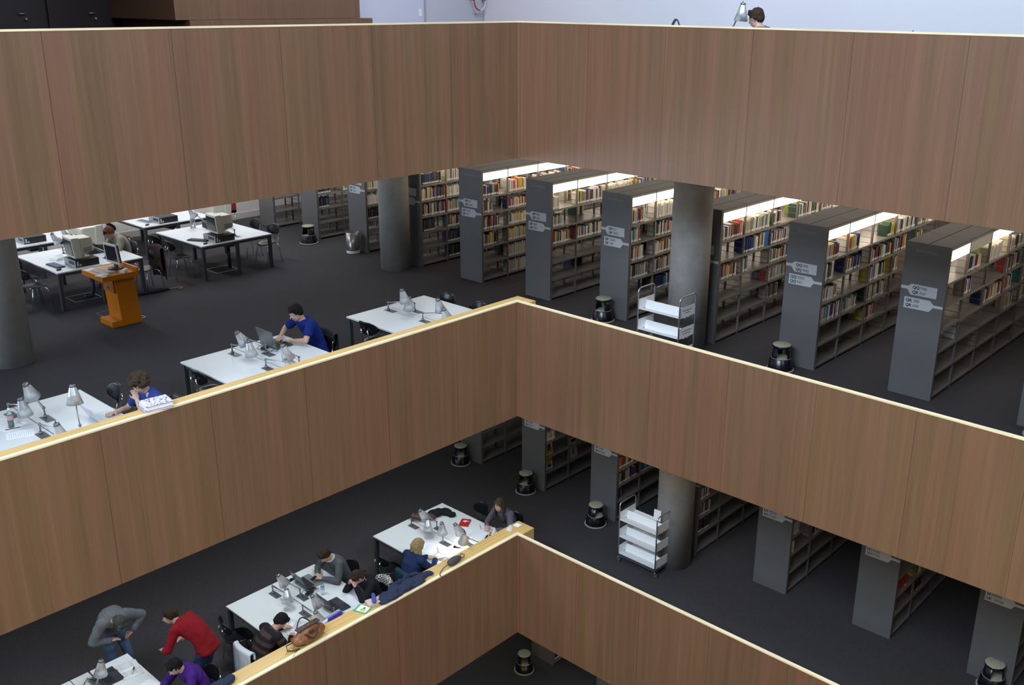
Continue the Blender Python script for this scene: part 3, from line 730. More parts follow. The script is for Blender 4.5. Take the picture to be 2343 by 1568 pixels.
CH = [  # label, x, y, floor, heading(deg)
 ('black chair tucked under left side of the corner desk, middle floor', -1.63, 1.50, F2, 4),
 ('black chair tucked under left side of the desk where blue shirt man types', -4.50, 1.50, F2, -3),
 ('black chair back peeking beyond the far right edge of the corner desk', -.15, 1.66, F2, 184),
 ('black chair mostly hidden by the ledge right of the corner desk', -.13, .93, F2, 178),
 ('black chair of the man in the blue shirt', -2.70, 1.60, F2, 176),
 ('empty black chair behind the curly-haired reader at left', -5.92, 1.76, F2, 172),
 ('black chair of the curly-haired reader', -5.60, .80, F2, 180),
 ('black chair nearest the left column, under the computer desk', -3.98, 8.55, F2, 5),
 ('second black chair under the left computer desk, behind the nearest one', -3.86, 9.25, F2, -6),
 ('black chair of the reader in the cream jumper', -2.0, 9.02, F2, 180),
 ('black chair with the dark brown coat hung over it', -1.93, 8.22, F2, 184),
 ('black chair with chrome legs at left front of the free-standing computer desk', -1.02, 8.62, F2, -8),
 ('black chair at left rear of the free-standing computer desk', -.98, 9.42, F2, 6),
 ('black chair at right rear of the free-standing computer desk', .96, 9.18, F2, 176),
 ('black chair at right front of the free-standing computer desk', .95, 8.42, F2, 184),
 ('black chair left of the farthest computer desk', -1.02, 11.25, F2, 0),
 ('black chair behind the head of the reader in cream, far back', -1.30, 11.95, F2, 30),
 ('black chair left of striped-jumper reader, seat under the desk', -4.36, 1.76, F3, -12),
 ('black chair of the striped-jumper reader with white coat over it', -4.52, .98, F3, 0),
 ('black chair of the man in the grey jumper, lower floor', -2.42, 1.66, F3, 182),
 ('black chair of the reader in black with chequered scarf on its back', -2.42, .86, F3, 180),
 ('empty black chair left of the blonde reader, lower floor', -1.56, 1.52, F3, -6),
 ('black chair of the blonde reader, lower floor', -1.62, .80, F3, 0),
 ('empty black chair beside the long-haired reader near the ledge corner', .46, 1.52, F3, 176),
 ('black chair of the long-haired reader at the ledge corner', .62, .78, F3, 180),
 ('black chair of the reader in the purple top', -5.46, .90, F3, 180)]
ch0 = None
for lab, x, y, f, h in CH:
    if ch0 is None: ch0 = make_chair(lab, (x, y, f), math.radians(h), 'black shell chairs')
    else: dup(ch0, (x, y, f), math.radians(h), lab)

# ---------------------------------------------------------------- aluminium desk lamps
def make_lamp(label, f, bx, by, joint, aim=(0, 0, -1), group='aluminium desk lamps', on=False, long=False):
    zt = f + TH
    t = thing('desk_lamp', label, 'desk lamp', (bx, by, zt), 0, group)
    MB().box(-.055, .055, -.11, .11, 0, .004).box(-.03, .03, -.08, .08, .004, .006).build('base_plate', alu_dark, t)
    top = Vector((0, .06, .13)); J = Vector(joint) - Vector((bx, by, 0))
    MB().tube([(0, .06, .004), (0, .06, .13)], .010, 10).lathe([(0, 0), (.022, 0), (.022, .03), (0, .03)], 12, T=TR(0, .06, .004)).ell(top, (.018, .018, .018)).build('post', alu_dark, t)
    d = (J - top); up_ = Vector((0, 0, 1)); 
    MB().tube([top, top + d * .5, J], .0085, 8).build('arm', alu, t)
    off = Vector((0, 0, -.055))
    MB().tube([top + off, top + d * .45 + off * .55, J - d * .1], .0028, 6).build('tension_rod', alu, t)
    A = Vector(aim).normalized()
    q = A.to_track_quat('-Z', 'Y').to_matrix().to_4x4()
    T = Matrix.Translation(J + Vector((0, 0, 0))) @ q
    s = MB().lathe([(.038, .06), (.045, .035), (.058, -.02), (.092, -.14), (.090, -.14), (.056, -.02), (.040, .03)], 28, T=T)
    sh = s.build('lamp_shade', alu_light, t)
    MB().lathe([(0, .085), (.030, .085), (.034, .08), (.034, .045), (.0, .045)], 20, T=T).build('shade_cap', alu_dark, sh)
    MB().ell(T @ Vector((0, 0, -.03)), (.028, .028, .04)).build('bulb', mat('bulb_on', (.9, .9, .9), .4, emit=((1, .95, .88), 60.0)) if on else mat('bulb_off', (.7, .7, .68), .4), sh)
    c = T @ Vector((0, 0, .085)); cm = J - d.normalized() * .06
    MB().tube([c, c + Vector((0, 0, .03)) - d.normalized() * .01, (c + cm) / 2 + Vector((0, 0, .045)) - d.normalized() * .02, cm + Vector((0, 0, .01)), J - d * .3], .0035, 6).build('cable', black_plastic, t)
    if on:
        sl = bpy.data.lights.new('lamp_light', 'SPOT'); sl.energy = 55; sl.color = (1, .97, .92); sl.spot_size = math.radians(120); sl.spot_blend = .7; sl.shadow_soft_size = .04
        so = bpy.data.objects.new('lamp_light', sl); COL.objects.link(so); so.parent = t; so.matrix_local = T @ TR(0, 0, -.09)
    # joint knuckle
    MB().ell(J, (.017, .017, .017), seg=10, rings=6).build('joint', alu_dark, t)
    return t
def LP(tb, lab, dx, dy, J, aim=(0, 0, -1), on=False):
    cx, cy, f = TAB[tb]
    return make_lamp(lab, f, cx + dx, cy + dy, (cx + J[0], cy + J[1], J[2]), aim, on=on)
LA = [
 ('a', 'lamp at far left of the corner desk, shade hanging low towards the viewer', -.14, .66, (-.12, .22, .24), (.05, .15, -1)),
 ('a', 'tallest lamp on the corner desk, shade raised at the far left', .12, .31, (-.24, .22, .39), (.25, -.05, -1)),
 ('a', 'lamp on the corner desk half hidden by the ledge', -.14, -.18, (-.12, -.62, .24), (.5, .1, -1)),
 ('a', 'lamp on the corner desk with shade tilted, right of the tallest one', .12, -.50, (-.12, -.48, .36), (.35, .1, -1)),
 ('b', 'low-hanging lamp in the middle of the desk of the blue shirt man', -.14, .66, (-.16, .22, .23), (.1, -.1, -1)),
 ('b', 'lamp leaning left on the desk of the blue shirt man', .19, .32, (-.20, .38, .35), (.55, -.1, -1)),
 ('b', 'lamp half hidden by the ledge on the desk of the blue shirt man', -.15, -.20, (-.10, -.62, .20), (.6, 0, -1)),
 ('b', 'lamp nearest the laptop on the desk of the blue shirt man', .21, -.46, (-.12, -.58, .36), (.3, -.1, -1)),
 ('c', 'lamp beside the cola bottle with the shade hanging low', -.11, .70, (-.12, .26, .27), (.1, -.05, -1)),
 ('c', 'lamp with shade turned left at the far side of the left desk', .14, .28, (-.07, .14, .49), (.35, .25, -1)),
 ('c', 'lamp mostly hidden behind the ledge, front of the left desk', -.10, -.17, (-.08, -.60, .20), (.2, 0, -1)),
 ('c', 'tallest lamp on the left desk, its grey cone seen from above', .20, -.55, (.16, -.55, .57), (-.05, -.1, -1)),
 ('d', 'lamp at the far left of the red book desk, cone turned to the viewer', -.12, .66, (-.15, .24, .24), (-.3, -.3, -1)),
 ('d', 'lamp in front of the folded dark clothes on the red book desk', .12, .25, (-.18, .36, .41), (.6, -.2, -1)),
 ('d', 'upright lamp standing centrally on the red book desk', -.14, -.19, (-.18, -.16, .34), (.05, 0, -1)),
 ('d', 'lamp leaning left beside the red book', .12, -.55, (-.13, -.48, .43), (.45, -.2, -1)),
 ('e', 'lamp with cone turned to viewer, far left of the desk with two laptops', -.13, .64, (-.18, .22, .23), (-.2, -.4, -1)),
 ('e', 'lamp left of the grey jumper man, cone leaning right', .12, .26, (-.16, .40, .42), (.5, -.1, -1)),
 ('e', 'low lamp reaching towards the document box', -.12, -.15, (-.18, -.55, .20), (.3, 0, -1)),
 ('e', 'lamp standing between the two laptops, cone leaning right', .16, -.56, (-.13, -.44, .41), (.45, -.1, -1)),
 ('g', 'upright lamp in front of the open laptop, bottom left desk', .12, .31, (.17, .22, .52), (-.15, .05, -1)),
 ('g', 'lamp low at the bottom left corner of the picture', -.14, .62, (-.30, .40, .16), (-.2, 0, -1))]
for a in LA: LP(*a)
# the switched-on lamp over the blonde reader's papers
make_lamp('switched-on lamp hidden behind the ledge lighting the blonde reader papers', F3, -.42, .44, (-.86, .42, F3 * 0 + .47), (0.1, .25, -1), on=True)
for lab, x, y, J in (('cream lamp left of the big monitor behind the orange stand', -3.05, 9.30, (-3.30, 9.05, .44)), ('second cream lamp close by the big monitor behind the orange stand', -2.86, 9.62, (-3.02, 9.24, .46)),
                  ('lamp with bent arm right of the black computer behind the orange stand', -2.62, 8.42, (-2.90, 8.70, .30)),
                  ('cream lamp left of the monitor on the free-standing desk', .07, 9.25, (-.22, 9.45, .42)), ('lamp with bent arm right of the monitor on the free-standing desk', .12, 8.28, (-.05, 8.62, .34))):
    make_lamp(lab, F2, x, y, J, (.5, -.1, -1))
# lamps of the top floor that rise above the right parapet
make_lamp('white lamp rising above the top parapet beside the dark-haired head', F1, .95, -2.95, (.92, -3.13, .50), (0, .1, -1))
make_lamp('lamp of which only the curved cable shows above the top parapet', F1, 1.0, -5.30, (.90, -5.42, .19), (0, .1, -1))

# ---------------------------------------------------------------- step stools
def make_stool(label, loc, rz, group):
    t = thing('step_stool', label, 'step stool', loc, rz, group)
    MB().lathe([(.17, .02), (.205, .03), (.218, .022), (.218, .006), (.205, 0), (.17, 0), (.17, .02)], 40).build('base_ring', rubber, t)
    MB().lathe([(.198, .02), (.168, .205), (.160, .212), (.150, .205), (.18, .02)], 40).build('lower_shell', stool_black, t)
    MB().lathe([(.0, .214), (.150, .214), (.158, .209), (.150, .200), (0, .2)], 40).build('lower_tread', tread_mat, t)
    m = MB()
    for a0, a1 in ((.62, 2.45), (2.9, 3.4), (3.85, 5.65)):
        r0, r1 = .152, .128
        m.lathe([(r0, .205), (r1, .405), (r1 - .010, .405), (r0 - .010, .205), (r0, .205)], 14, a0=a0, a1=a1)
        for a in (a0, a1):
            m.add([(r * math.cos(a), r * math.sin(a), z) for r, z in ((r0, .205), (r1, .405), (r1 - .01, .405), (r0 - .01, .205))], [(0, 1, 2, 3)])
    m.lathe([(.130, .375), (.143, .39), (.143, .415), (.118, .418), (.118, .375), (.13, .375)], 40)
    m.build('upper_shell', stool_black, t)
    MB().lathe([(0, .432), (.13, .432), (.140, .426), (.142, .416), (0, .416)], 40).lathe([(.085, .4335), (.09, .4335), (.09, .4325)], 32).build('upper_tread', tread_mat, t)
    return t
ST = [('round step stool beside the far bookshelf end, left of the steel bin', 2.60, 9.25, F2, 200), ('round step stool at the foot of the QP621 bookshelf', 2.72, .42, F2, 190),
      ('round step stool at the foot of the QQ000 bookshelf', 2.66, -3.22, F2, 215), ('step stool sliver at the right picture edge, middle floor', 2.76, -7.08, F2, 200),
      ('farthest of the three step stools on the lower floor', 2.72, 4.27, F3, 225), ('middle one of the three step stools on the lower floor', 2.72, 2.32, F3, 200),
      ('nearest of three step stools on lower floor, beside LH61020 shelf', 2.65, .40, F3, 250), ('step stool cut by the bottom edge at lower right', 2.88, -7.02, F3, 220),
      ('step stool on the lowest floor below the parapets', 2.44, 2.09, F4, 230)]
s0 = None
for lab, x, y, f, a in ST:
    if s0 is None: s0 = make_stool(lab, (x, y, f), math.radians(a), 'round step stools')
    else: dup(s0, (x, y, f), math.radians(a), lab)

# ---------------------------------------------------------------- book trolleys
def make_trolley(label, x0, y0, f, w, l, group, signs):
    """x0,y0: near-left corner; extends w in +x and l in -y"""
    t = thing('book_trolley', label, 'book trolley', (x0, y0, f), 0, group)
    r = .012
    for yy in (0, -l):
        pts = [(0, yy, .13), (0, yy, 1.08)] + [(.07 - .07 * math.cos(a), yy, 1.12 + .07 * math.sin(a)) for a in [i * PI / 10 for i in range(0, 6)]] + \
              [(w - .07 + .07 * math.sin(a), yy, 1.12 + .07 * math.cos(a)) for a in [i * PI / 10 for i in range(0, 6)]] + [(w, yy, 1.08), (w, yy, .13)]
        MB().tube(pts, r, 10).build('frame_tube', alu, t)
    for k, z in enumerate((.87, .53, .19)):
        m = MB()
        # two troughs, V-shaped, back to back
        y_a, y_b = -.012, -l + .012
        for (xa, za, xb, zb) in ((.012, z, w * .42, z - .045), (w * .42, z - .045, w * .5, z + .09), (w * .5, z + .09, w * .58, z - .045), (w * .58, z - .045, w - .012, z)):
            m.add([(xa, y_a, za), (xb, y_a, zb), (xb, y_b, zb), (xa, y_b, za), (xa, y_a, za - .008), (xb, y_a, zb - .008), (xb, y_b, zb - .008), (xa, y_b, za - .008)],
                  [(0, 1, 2, 3), (7, 6, 5, 4), (0, 4, 5, 1), (1, 5, 6, 2), (2, 6, 7, 3), (3, 7, 4, 0)])
        m.box(.005, .014, y_b, y_a, z - .02, z + .008).box(w - .014, w - .005, y_b, y_a, z - .02, z + .008)
        sh = m.build('shelf', white_paint, t)
        for yy, s in ((y_a, 1), (y_b, -1)):
            MB().box(.012, w - .012, min(yy, yy + s * .006), max(yy, yy + s * .006), z - .03, z + .14).build('end_plate', white_paint, sh)
        if signs:
            pb = MB()          # two lines of small print, too small to read
            for q, (a, c) in enumerate(signs[k]):
                xx = a * w
                while xx < c * w:
                    ln = .012 + .022 * random.random(); pb.box(xx, min(xx + ln, c * w), -l + .0035, -l + .0062, z + .075 - .042 * q, z + .087 - .042 * q); xx += ln + .008
            if signs[k]: pb.build('small_print', mat('small_print_grey', (.16, .16, .18), .7), sh)
    MB().box(.01, w - .01, -l, -.0, .11, .135).build('chassis', alu_dark, t)
    for xx in (.0, w):
        for yy in (0, -l):
            c = MB().tube([(xx, yy, .135), (xx, yy, .095)], .012, 8).box(xx - .014, xx + .014, yy - .02, yy + .02, .06, .098)
            cc = c.build('caster', chrome, t)
            MB().lathe([(0, -.012), (.034, -.012), (.038, -.006), (.038, .006), (.034, .012), (0, .012)], 20, T=TR(xx + .018, yy, .039) @ Matrix.Rotation(PI / 2, 4, 'Y')).build('wheel', mat('caster_wheel', (.12, .12, .12), .5), cc)
    return t
make_trolley('white three-shelf book trolley on the lower floor, fully visible', 1.86, -.76, F3, .48, .82, 'white book trolleys', None)
make_trolley('white book trolley on the middle floor, cut by the parapet', 1.50, -1.24, F2, .44, .80, 'white book trolleys', [((.22, .78), (.38, .64)), ((.20, .80), (.28, .74)), ()])
tag(MB().box(-.015, .015, 0, .14, 0, .20).box(-.012, .013, -.001, .139, .003, .201, 1).build('book', [white_paint, page_m], None, (2.20, -1.42, F3 + .93), (0, .1, .12)), 'white book standing alone on the top of the lower trolley', 'book')

# ---------------------------------------------------------------- bins, stand, terminal
b = thing('waste_bin', 'tall stainless steel bin in front of the shelves, white label at foot', 'bin', (2.74, 7.74, F2))
MB().lathe([(.148, 0), (.150, .01), (.150, .49), (.144, .493), (.144, .02), (0, .02)], 36).build('body', inox, b)
MB().lathe([(.144, .02), (.143, .35)], 36).build('liner', black_plastic, b)
lb = MB().lathe([(.1515, .012), (.1515, .075), (.150, .075)], 36).build('label_band', mat('label_white', (.62, .62, .62), .6), b)
pb = MB()
for q, (a0, a1) in enumerate(((-2.75, -1.35), (-2.3, -1.2))):
    aa = a0
    while aa < a1:
        st = random.uniform(.08, .2); pb.lathe([(.152, .052 - .022 * q), (.152, .060 - .022 * q)], 4, a0=aa, a1=aa + st, smooth=False); aa += st + .07
pb.build('small_print', mat('small_print_grey', (.16, .16, .18), .7), lb)
b = thing('waste_basket', 'grey waste basket with a pale rim behind the orange stand', 'waste basket', (-3.02, 7.28, F2))
MB().lathe([(.11, 0), (.14, .36), (.134, .36), (.105, .01), (0, .01)], 28).build('body', mat('basket_grey', (.09, .085, .09), .5), b)
MB().tube([(.139 * math.cos(a), .139 * math.sin(a), .362) for a in [2 * PI * i / 28 for i in range(28)]], .006, 6, closed=True).build('rim', white_paint, b)

t = thing('terminal_stand', 'orange lacquered standing terminal desk on the middle floor', 'terminal stand', (-3.30, 6.66, F2))
# local: top reaches towards -x, column at +x
MB().box(-.27, .27, -.23, .24, 0, .10).build('foot', orange, t)
col_ = [(-.09, .10), (.27, .10), (.225, .90), (-.13, .90)]
MB().prism([(x, z) for x, z in col_], -.23, .24, 0, T=Matrix(((1, 0, 0, 0), (0, 0, 1, 0), (0, 1, 0, 0), (0, 0, 0, 1)))).build('column', orange, t)
MB().box(-.155, -.10, -.20, .20, .60, .86).box(-.159, -.155, -.035, .035, .66, .69, 1).build('lectern_box', [orange_dark, black_plastic], t)
MB().box(-.42, .23, -.42, .38, .895, .985).box(.20, .23, -.42, .38, .985, 1.05).build('top', orange, t)
tp = F2 + .985
def keyboard(label, x, y, z, rz, m1, m2, w=.44, d=.16):
    k = thing('keyboard', label, 'keyboard', (x, y, z), rz, 'computer keyboards')
    MB().box(-d / 2, d / 2, -w / 2, w / 2, 0, .022).build('case', m1, k)
    b = MB()
    for i in range(5):
        for j in range(15):
            y0 = -w / 2 + .012 + j * (w - .024) / 15; b.box(-d / 2 + .012 + i * .026, -d / 2 + .034 + i * .026, y0, y0 + .024, .022, .030)
    b.build('keys', m2, k, ); return k
def mouse(label, x, y, z, m, rz=0):
    return tag(MB().ell((0, 0, .012), (.055, .032, .022), seg=16, rings=8).box(-.03, .03, -.022, .022, 0, .012).build('mouse', m, None, (x, y, z), (0, 0, rz)), label, 'mouse', 'computer mice')
keyboard('beige keyboard lying on the orange terminal stand', -3.53, 6.62, tp, .12, beige, mat('beige_keys', (.52, .49, .38), .6))
mouse('beige mouse on the orange terminal stand', -3.58, 6.33, tp, mat('beige_mouse', (.55, .52, .40), .5), 1.2)
tag(MB().box(-.10, .10, -.07, .07, 0, .003).build('note_sheet', paper, None, (-3.62, 6.92, tp), (0, 0, .3)), 'white sheet at the left end of the orange terminal stand', 'paper')
tag(MB().box(-.09, .09, -.06, .06, 0, .003).build('note_sheet', paper, None, (-3.66, 6.42, tp), (0, 0, .5)), 'white sheet under the beige mouse on the orange stand', 'paper')
tag(MB().box(-.025, .025, -.07, .07, 0, .05).box(-.045, -.025, -.08, .08, 0, .01).build('tissue_pack', white_paint, None, (-3.28, 6.33, tp), (0, 0, -.9)), 'small white pack at the near edge of the orange stand', 'tissue pack')
m = thing('flat_monitor', 'flat cream monitor standing on the orange terminal stand', 'monitor', (-3.27, 6.68, tp), .1)
MB().lathe([(0, 0), (.125, 0), (.13, .008), (.12, .016), (.04, .024), (0, .024)], 28).box(-.0, .03, -.04, .04, .02, .16).build('monitor_foot', dark_plastic, m)
T = TR(-.01, 0, .10) @ Matrix.Rotation(math.radians(-6), 4, 'Y')
MB().box(-.022, .0, -.20, .20, 0, .36, 0, T).box(0, .045, -.17, .17, .02, .34, 1, T).build('monitor_case', [beige, dark_plastic], m)
MB().box(-.0235, -.022, -.172, .172, .045, .325, 0, T).build('screen', screen_dark, m)

def crt(label, x, y, z, rz):
    """tube monitor whose screen faces local -x"""
    t = thing('tube_monitor', label, 'monitor', (x, y, z), rz, 'beige tube monitors')
    MB().lathe([(0, 0), (.13, 0), (.14, .012), (.06, .035), (.05, .055), (0, .055)], 24).build('monitor_foot', beige, t)
    m = MB(); T = TR(0, 0, .05) @ Matrix.Rotation(math.radians(-5), 4, 'Y')
    sec = [(-.20, .205, .0, .375), (-.17, .21, -.004, .38), (-.06, .20, .0, .365), (-.05, .185, .02, .345), (.17, .155, .06, .32), (.20, .14, .075, .30)]
    vs = [];
    for x_, hw, z0, z1 in sec:
        for yy, zz in ((-hw, z0), (hw, z0), (hw, z1), (-hw, z1)): vs.append(T @ Vector((x_, yy, zz)))
    fs = [(0, 1, 2, 3), tuple(len(vs) - 4 + i for i in (3, 2, 1, 0))]
    for i in range(len(sec) - 1):
        for k in range(4): fs.append((i * 4 + k, (i + 1) * 4 + k, (i + 1) * 4 + (k + 1) % 4, i * 4 + (k + 1) % 4))
    c = m.add(vs, fs).build('monitor_case', beige, t)
    MB().box(-.212, -.199, -.175, .175, .045, .335, 0, T).build('screen', screen_dark, t)
    MB().box(.0, .15, -.187, -.165, .06, .16, 0, T).build('vent', beige_dark, t)
    return t
def case_pc(label, x, y, z, rz, w=.44, d=.46, h=.13):
    """desktop computer, front faces local -x, long black side"""
    t = thing('desktop_computer', label, 'computer', (x, y, z), rz, 'black desktop computers')
    MB().box(-w / 2, w / 2, -d / 2, d / 2, 0, h).build('case', black_plastic, t)
    MB().box(-w / 2 - .012, -w / 2, -d / 2, d / 2, 0, h).box(-w / 2 - .014, -w / 2 - .012, -d / 2 + .03, d / 2 - .2, .05, h - .02, 1).build('front_panel', [mat('pc_front', (.32, .33, .36), .5), dark_plastic], t)
    MB().box(-w / 2 + .02, -w / 2 + .055, -d / 2 - .002, -d / 2, .02, h - .02).box(-w / 2 + .07, -w / 2 + .1, -d / 2 - .002, -d / 2, .02, .06).build('sticker', mat('pc_sticker', (.4, .4, .38), .5), t)
    return t
zt = F2 + TH
case_pc('black desktop computer on the desk behind the orange stand', -3.13, 8.36, zt, 0)
crt('large beige tube monitor on the desk behind the orange stand', -3.12, 8.38, zt + .13, -.05)
keyboard('dark keyboard left of the black computer behind the orange stand', -3.55, 8.55, zt, .05, dark_plastic, mat('blue_grey_keys', (.10, .13, .20), .5))
mouse('black mouse at the near corner of the desk behind the orange stand', -3.64, 8.20, zt, black_plastic, .3)
for k in range(2):
    tag(MB().box(-.15, .15, -.11, .11, 0, .03).box(-.147, .15, -.107, .107, .003, .027, 1).build('notebook', [white_paint, page_m], None, (-3.27, 9.02, zt + .03 * k), (0, 0, .25 + .1 * k)), ('lower' if k == 0 else 'upper') + ' of two pale notebooks stacked left of the tube monitor', 'notebook')
keyboard('blue-grey keyboard in front of the reader in cream', -2.42, 9.12, zt, PI - .1, dark_plastic, mat('blue_grey_keys', (.1, .1, .1)))
case_pc('black desktop computer on the free-standing desk', -.29, 8.27, zt, 0)
crt('large beige tube monitor on the free-standing desk', -.20, 8.30, zt + .13, -.05)
keyboard('dark keyboard on the free-standing desk', -.64, 8.50, zt, .5, dark_plastic, mat('dark_keys', (.04, .05, .07), .5))
mouse('dark red mouse on the free-standing desk', -.70, 8.12, zt, mat('mouse_red', (.05, .015, .012), .4), .2)
case_pc('black desktop computer far back left beside the column', -3.03, 10.93, zt, 0)
case_pc('black desktop computer on the farthest back desk, near the parapet edge', -.18, 10.78, zt, 0)
keyboard('pale keyboard on the farthest back desk', -.52, 10.98, zt, .1, beige, mat('blue_keys', (.13, .16, .24), .5))
mouse('dark mouse on the farthest back desk', -.66, 10.62, zt, black_plastic, .3)
crt('tube monitor further back, behind the one on the free-standing desk', .35, 9.35, zt + .13, PI)
case_pc('black desktop computer behind the monitor on the free-standing desk', .30, 9.35, zt, PI)
crt('beige tube monitor partly hidden behind cream lamps at left', -2.62, 9.15, zt + .13, PI)
case_pc('black desktop computer behind the cream lamps at left', -2.62, 9.15, zt, PI)
# water bottle
def bottle(label, x, y, z, h, r, m_body, m_low=None, m_lab=None, m_cap=None, lvl=.4):
    t = thing('bottle', label, 'bottle', (x, y, z))
    MB().lathe([(0, 0), (r * .9, 0), (r, .01), (r, h * .62), (r * .95, h * .68), (r * .38, h * .88), (r * .36, h * .94), (0, h * .94)], 24).build('body', m_body, t)
    if m_low: MB().lathe([(0, .004), (r * .88, .004), (r * .96, .012), (r * .96, h * lvl), (0, h * lvl)], 24).build('drink', m_low, t)
    if m_lab: MB().lathe([(r * 1.01, h * .42), (r * 1.02, h * .44), (r * 1.02, h * .62), (r * 1.01, h * .63)], 24).build('label_band', m_lab, t)
    MB().lathe([(0, h), (r * .42, h), (r * .44, h * .92), (0, h * .92)], 16).build('cap', m_cap or white_paint, t)
    return t
clear = mat('clear_plastic', (.80, .86, .92), .08, trans=.85)
bottle('large clear water bottle at the back of the free-standing desk', -.12, 9.62, zt, .31, .055, clear, None, None, mat('cap_blue', (.1, .2, .5), .5))
bottle('half-full cola bottle with white cap on the left desk', -7.09, 1.50, zt, .24, .034, clear, mat('cola', (.02, .008, .005), .2), mat('label_pale', (.50, .33, .33), .5), None, .42)
bottle('clear water bottle between the two laptops, lower floor', -3.06, 1.36, F3 + TH, .22, .032, clear, None, mat('label_blue', (.35, .45, .65), .5), mat('cap_blue', (.1, .2, .5)))
# floor boxes and cable trunks
def hatch(lab, x, y, f, w, d):
    b = MB()
    for a in ((-w / 2, w / 2, -d / 2, -d / 2 + .012), (-w / 2, w / 2, d / 2 - .012, d / 2), (-w / 2, -w / 2 + .012, -d / 2, d / 2), (w / 2 - .012, w / 2, -d / 2, d / 2)): b.box(*a, 0, .004)
    tag(b.build('floor_socket_frame', alu, None, (x, y, f)), lab, 'floor socket', 'floor socket frames')
hatch('metal frame of the floor socket under the left computer desk', -3.07, 8.68, F2, .52, .48)
hatch('metal frame of the floor socket under the free-standing desk', -.10, 8.62, F2, .52, .48)
hatch('metal frame of the floor socket behind the orange stand foot', -3.12, 7.06, F2, .52, .9)
def trunk(lab, pts):
    m = MB().tube(pts, .035, 10)
    for i in range(len(pts) - 1):
        a, c = Vector(pts[i]), Vector(pts[i + 1])
        for k in range(5):
            q = a.lerp(c, k / 5); d = (c - a).normalized() * .006; m.tube([q - d, q + d], .043, 10)
    tag(m.build('cable_trunk', black_plastic, None), lab, 'cable trunk', 'ribbed cable trunks')
trunk('ribbed black cable trunk under the desk behind the orange stand', [(-2.93, 8.52, F2 + .53), (-2.93, 8.50, F2 + .2), (-2.97, 8.50, F2 + .06), (-3.1, 8.56, F2 + .045)])
trunk('ribbed black cable trunk under the free-standing desk', [(-.02, 8.42, F2 + .53), (-.02, 8.42, F2 + .05)])
# umbrella on the floor
u = thing('umbrella', 'closed black umbrella with curved wooden handle lying on the floor', 'umbrella', (0, 0, F2))
MB().tube([(-2.50, 8.0, .02), (-2.3, 7.985, .035), (-1.95, 7.95, .045), (-1.72, 7.925, .04), (-1.68, 7.92, .02)], [.008, .028, .038, .03, .012], 12).build('canopy', mat('umbrella_cloth', (.012, .014, .025), .7), u)
MB().tube([(-1.70, 7.925, .03), (-1.50, 7.905, .03)] + [(-1.50 + .055 * math.sin(a), 7.905 - .05 + .05 * math.cos(a), .03) for a in [i * PI / 8 for i in range(1, 9)]] + [(-1.55, 7.805, .03)], .011, 10).build('handle', mat('cane_wood', (.42, .17, .05), .4), u)
# red chair / bag far back
tag(MB().box(-.22, .22, -.05, .05, 0, .42).box(-.22, .22, -.05, .35, .0, .06).tube([(-.2, 0, 0), (-.2, 0, -.44)], .012, 8, 1).tube([(.2, 0, 0), (.2, 0, -.44)], .012, 8, 1).tube([(-.2, .3, 0), (-.2, .3, -.44)], .012, 8, 1).tube([(.2, .3, 0), (.2, .3, -.44)], .012, 8, 1).build('stacking_chair', [mat('red_cloth', (.30, .02, .015), .7), chrome], None, (2.0, 11.75, F2 + .45)), 'red chair far back against the pale wall', 'chair')
# ---------------------------------------------------------------- soft shapes
def remeshed(mb, name, vox, smooth=4, nz=0.0, nf=9.0, seed=0, fine=0.0):
    me = mb.mesh(name, []); o = bpy.data.objects.new(name, me); COL.objects.link(o)
    m = o.modifiers.new('r', 'REMESH'); m.mode = 'VOXEL'; m.voxel_size = vox; m.use_smooth_shade = True
    if smooth:
        s = o.modifiers.new('s', 'SMOOTH'); s.iterations = smooth; s.factor = .5
    bpy.context.view_layer.update()
    r = bpy.data.meshes.new_from_object(o.evaluated_get(bpy.context.evaluated_depsgraph_get()))
    bpy.data.objects.remove(o); bpy.data.meshes.remove(me); r.name = name
    if nz or fine:
        nn = [v.normal.copy() for v in r.vertices]
        for v, n in zip(r.vertices, nn):
            d = 0
            if nz: d += nz * noise.noise(v.co * nf + Vector((seed, seed * 2, 0)))
            if fine: d += fine * noise.noise(Vector((v.co.x * 55, v.co.y * 55, v.co.z * 22)) + Vector((seed, 0, 0)))
            v.co += n * d
    r.polygons.foreach_set('use_smooth', [True] * len(r.polygons))
    r.update(); return r
def soft(mb, name, material, vox, parent=None, loc=None, rot=None, **k):
    r = remeshed(mb, name, vox, **k); r.materials.append(material)
    o = inst(name, r, parent)
    if loc is not None: o.location = loc
    if rot is not None: o.rotation_euler = rot
    return o
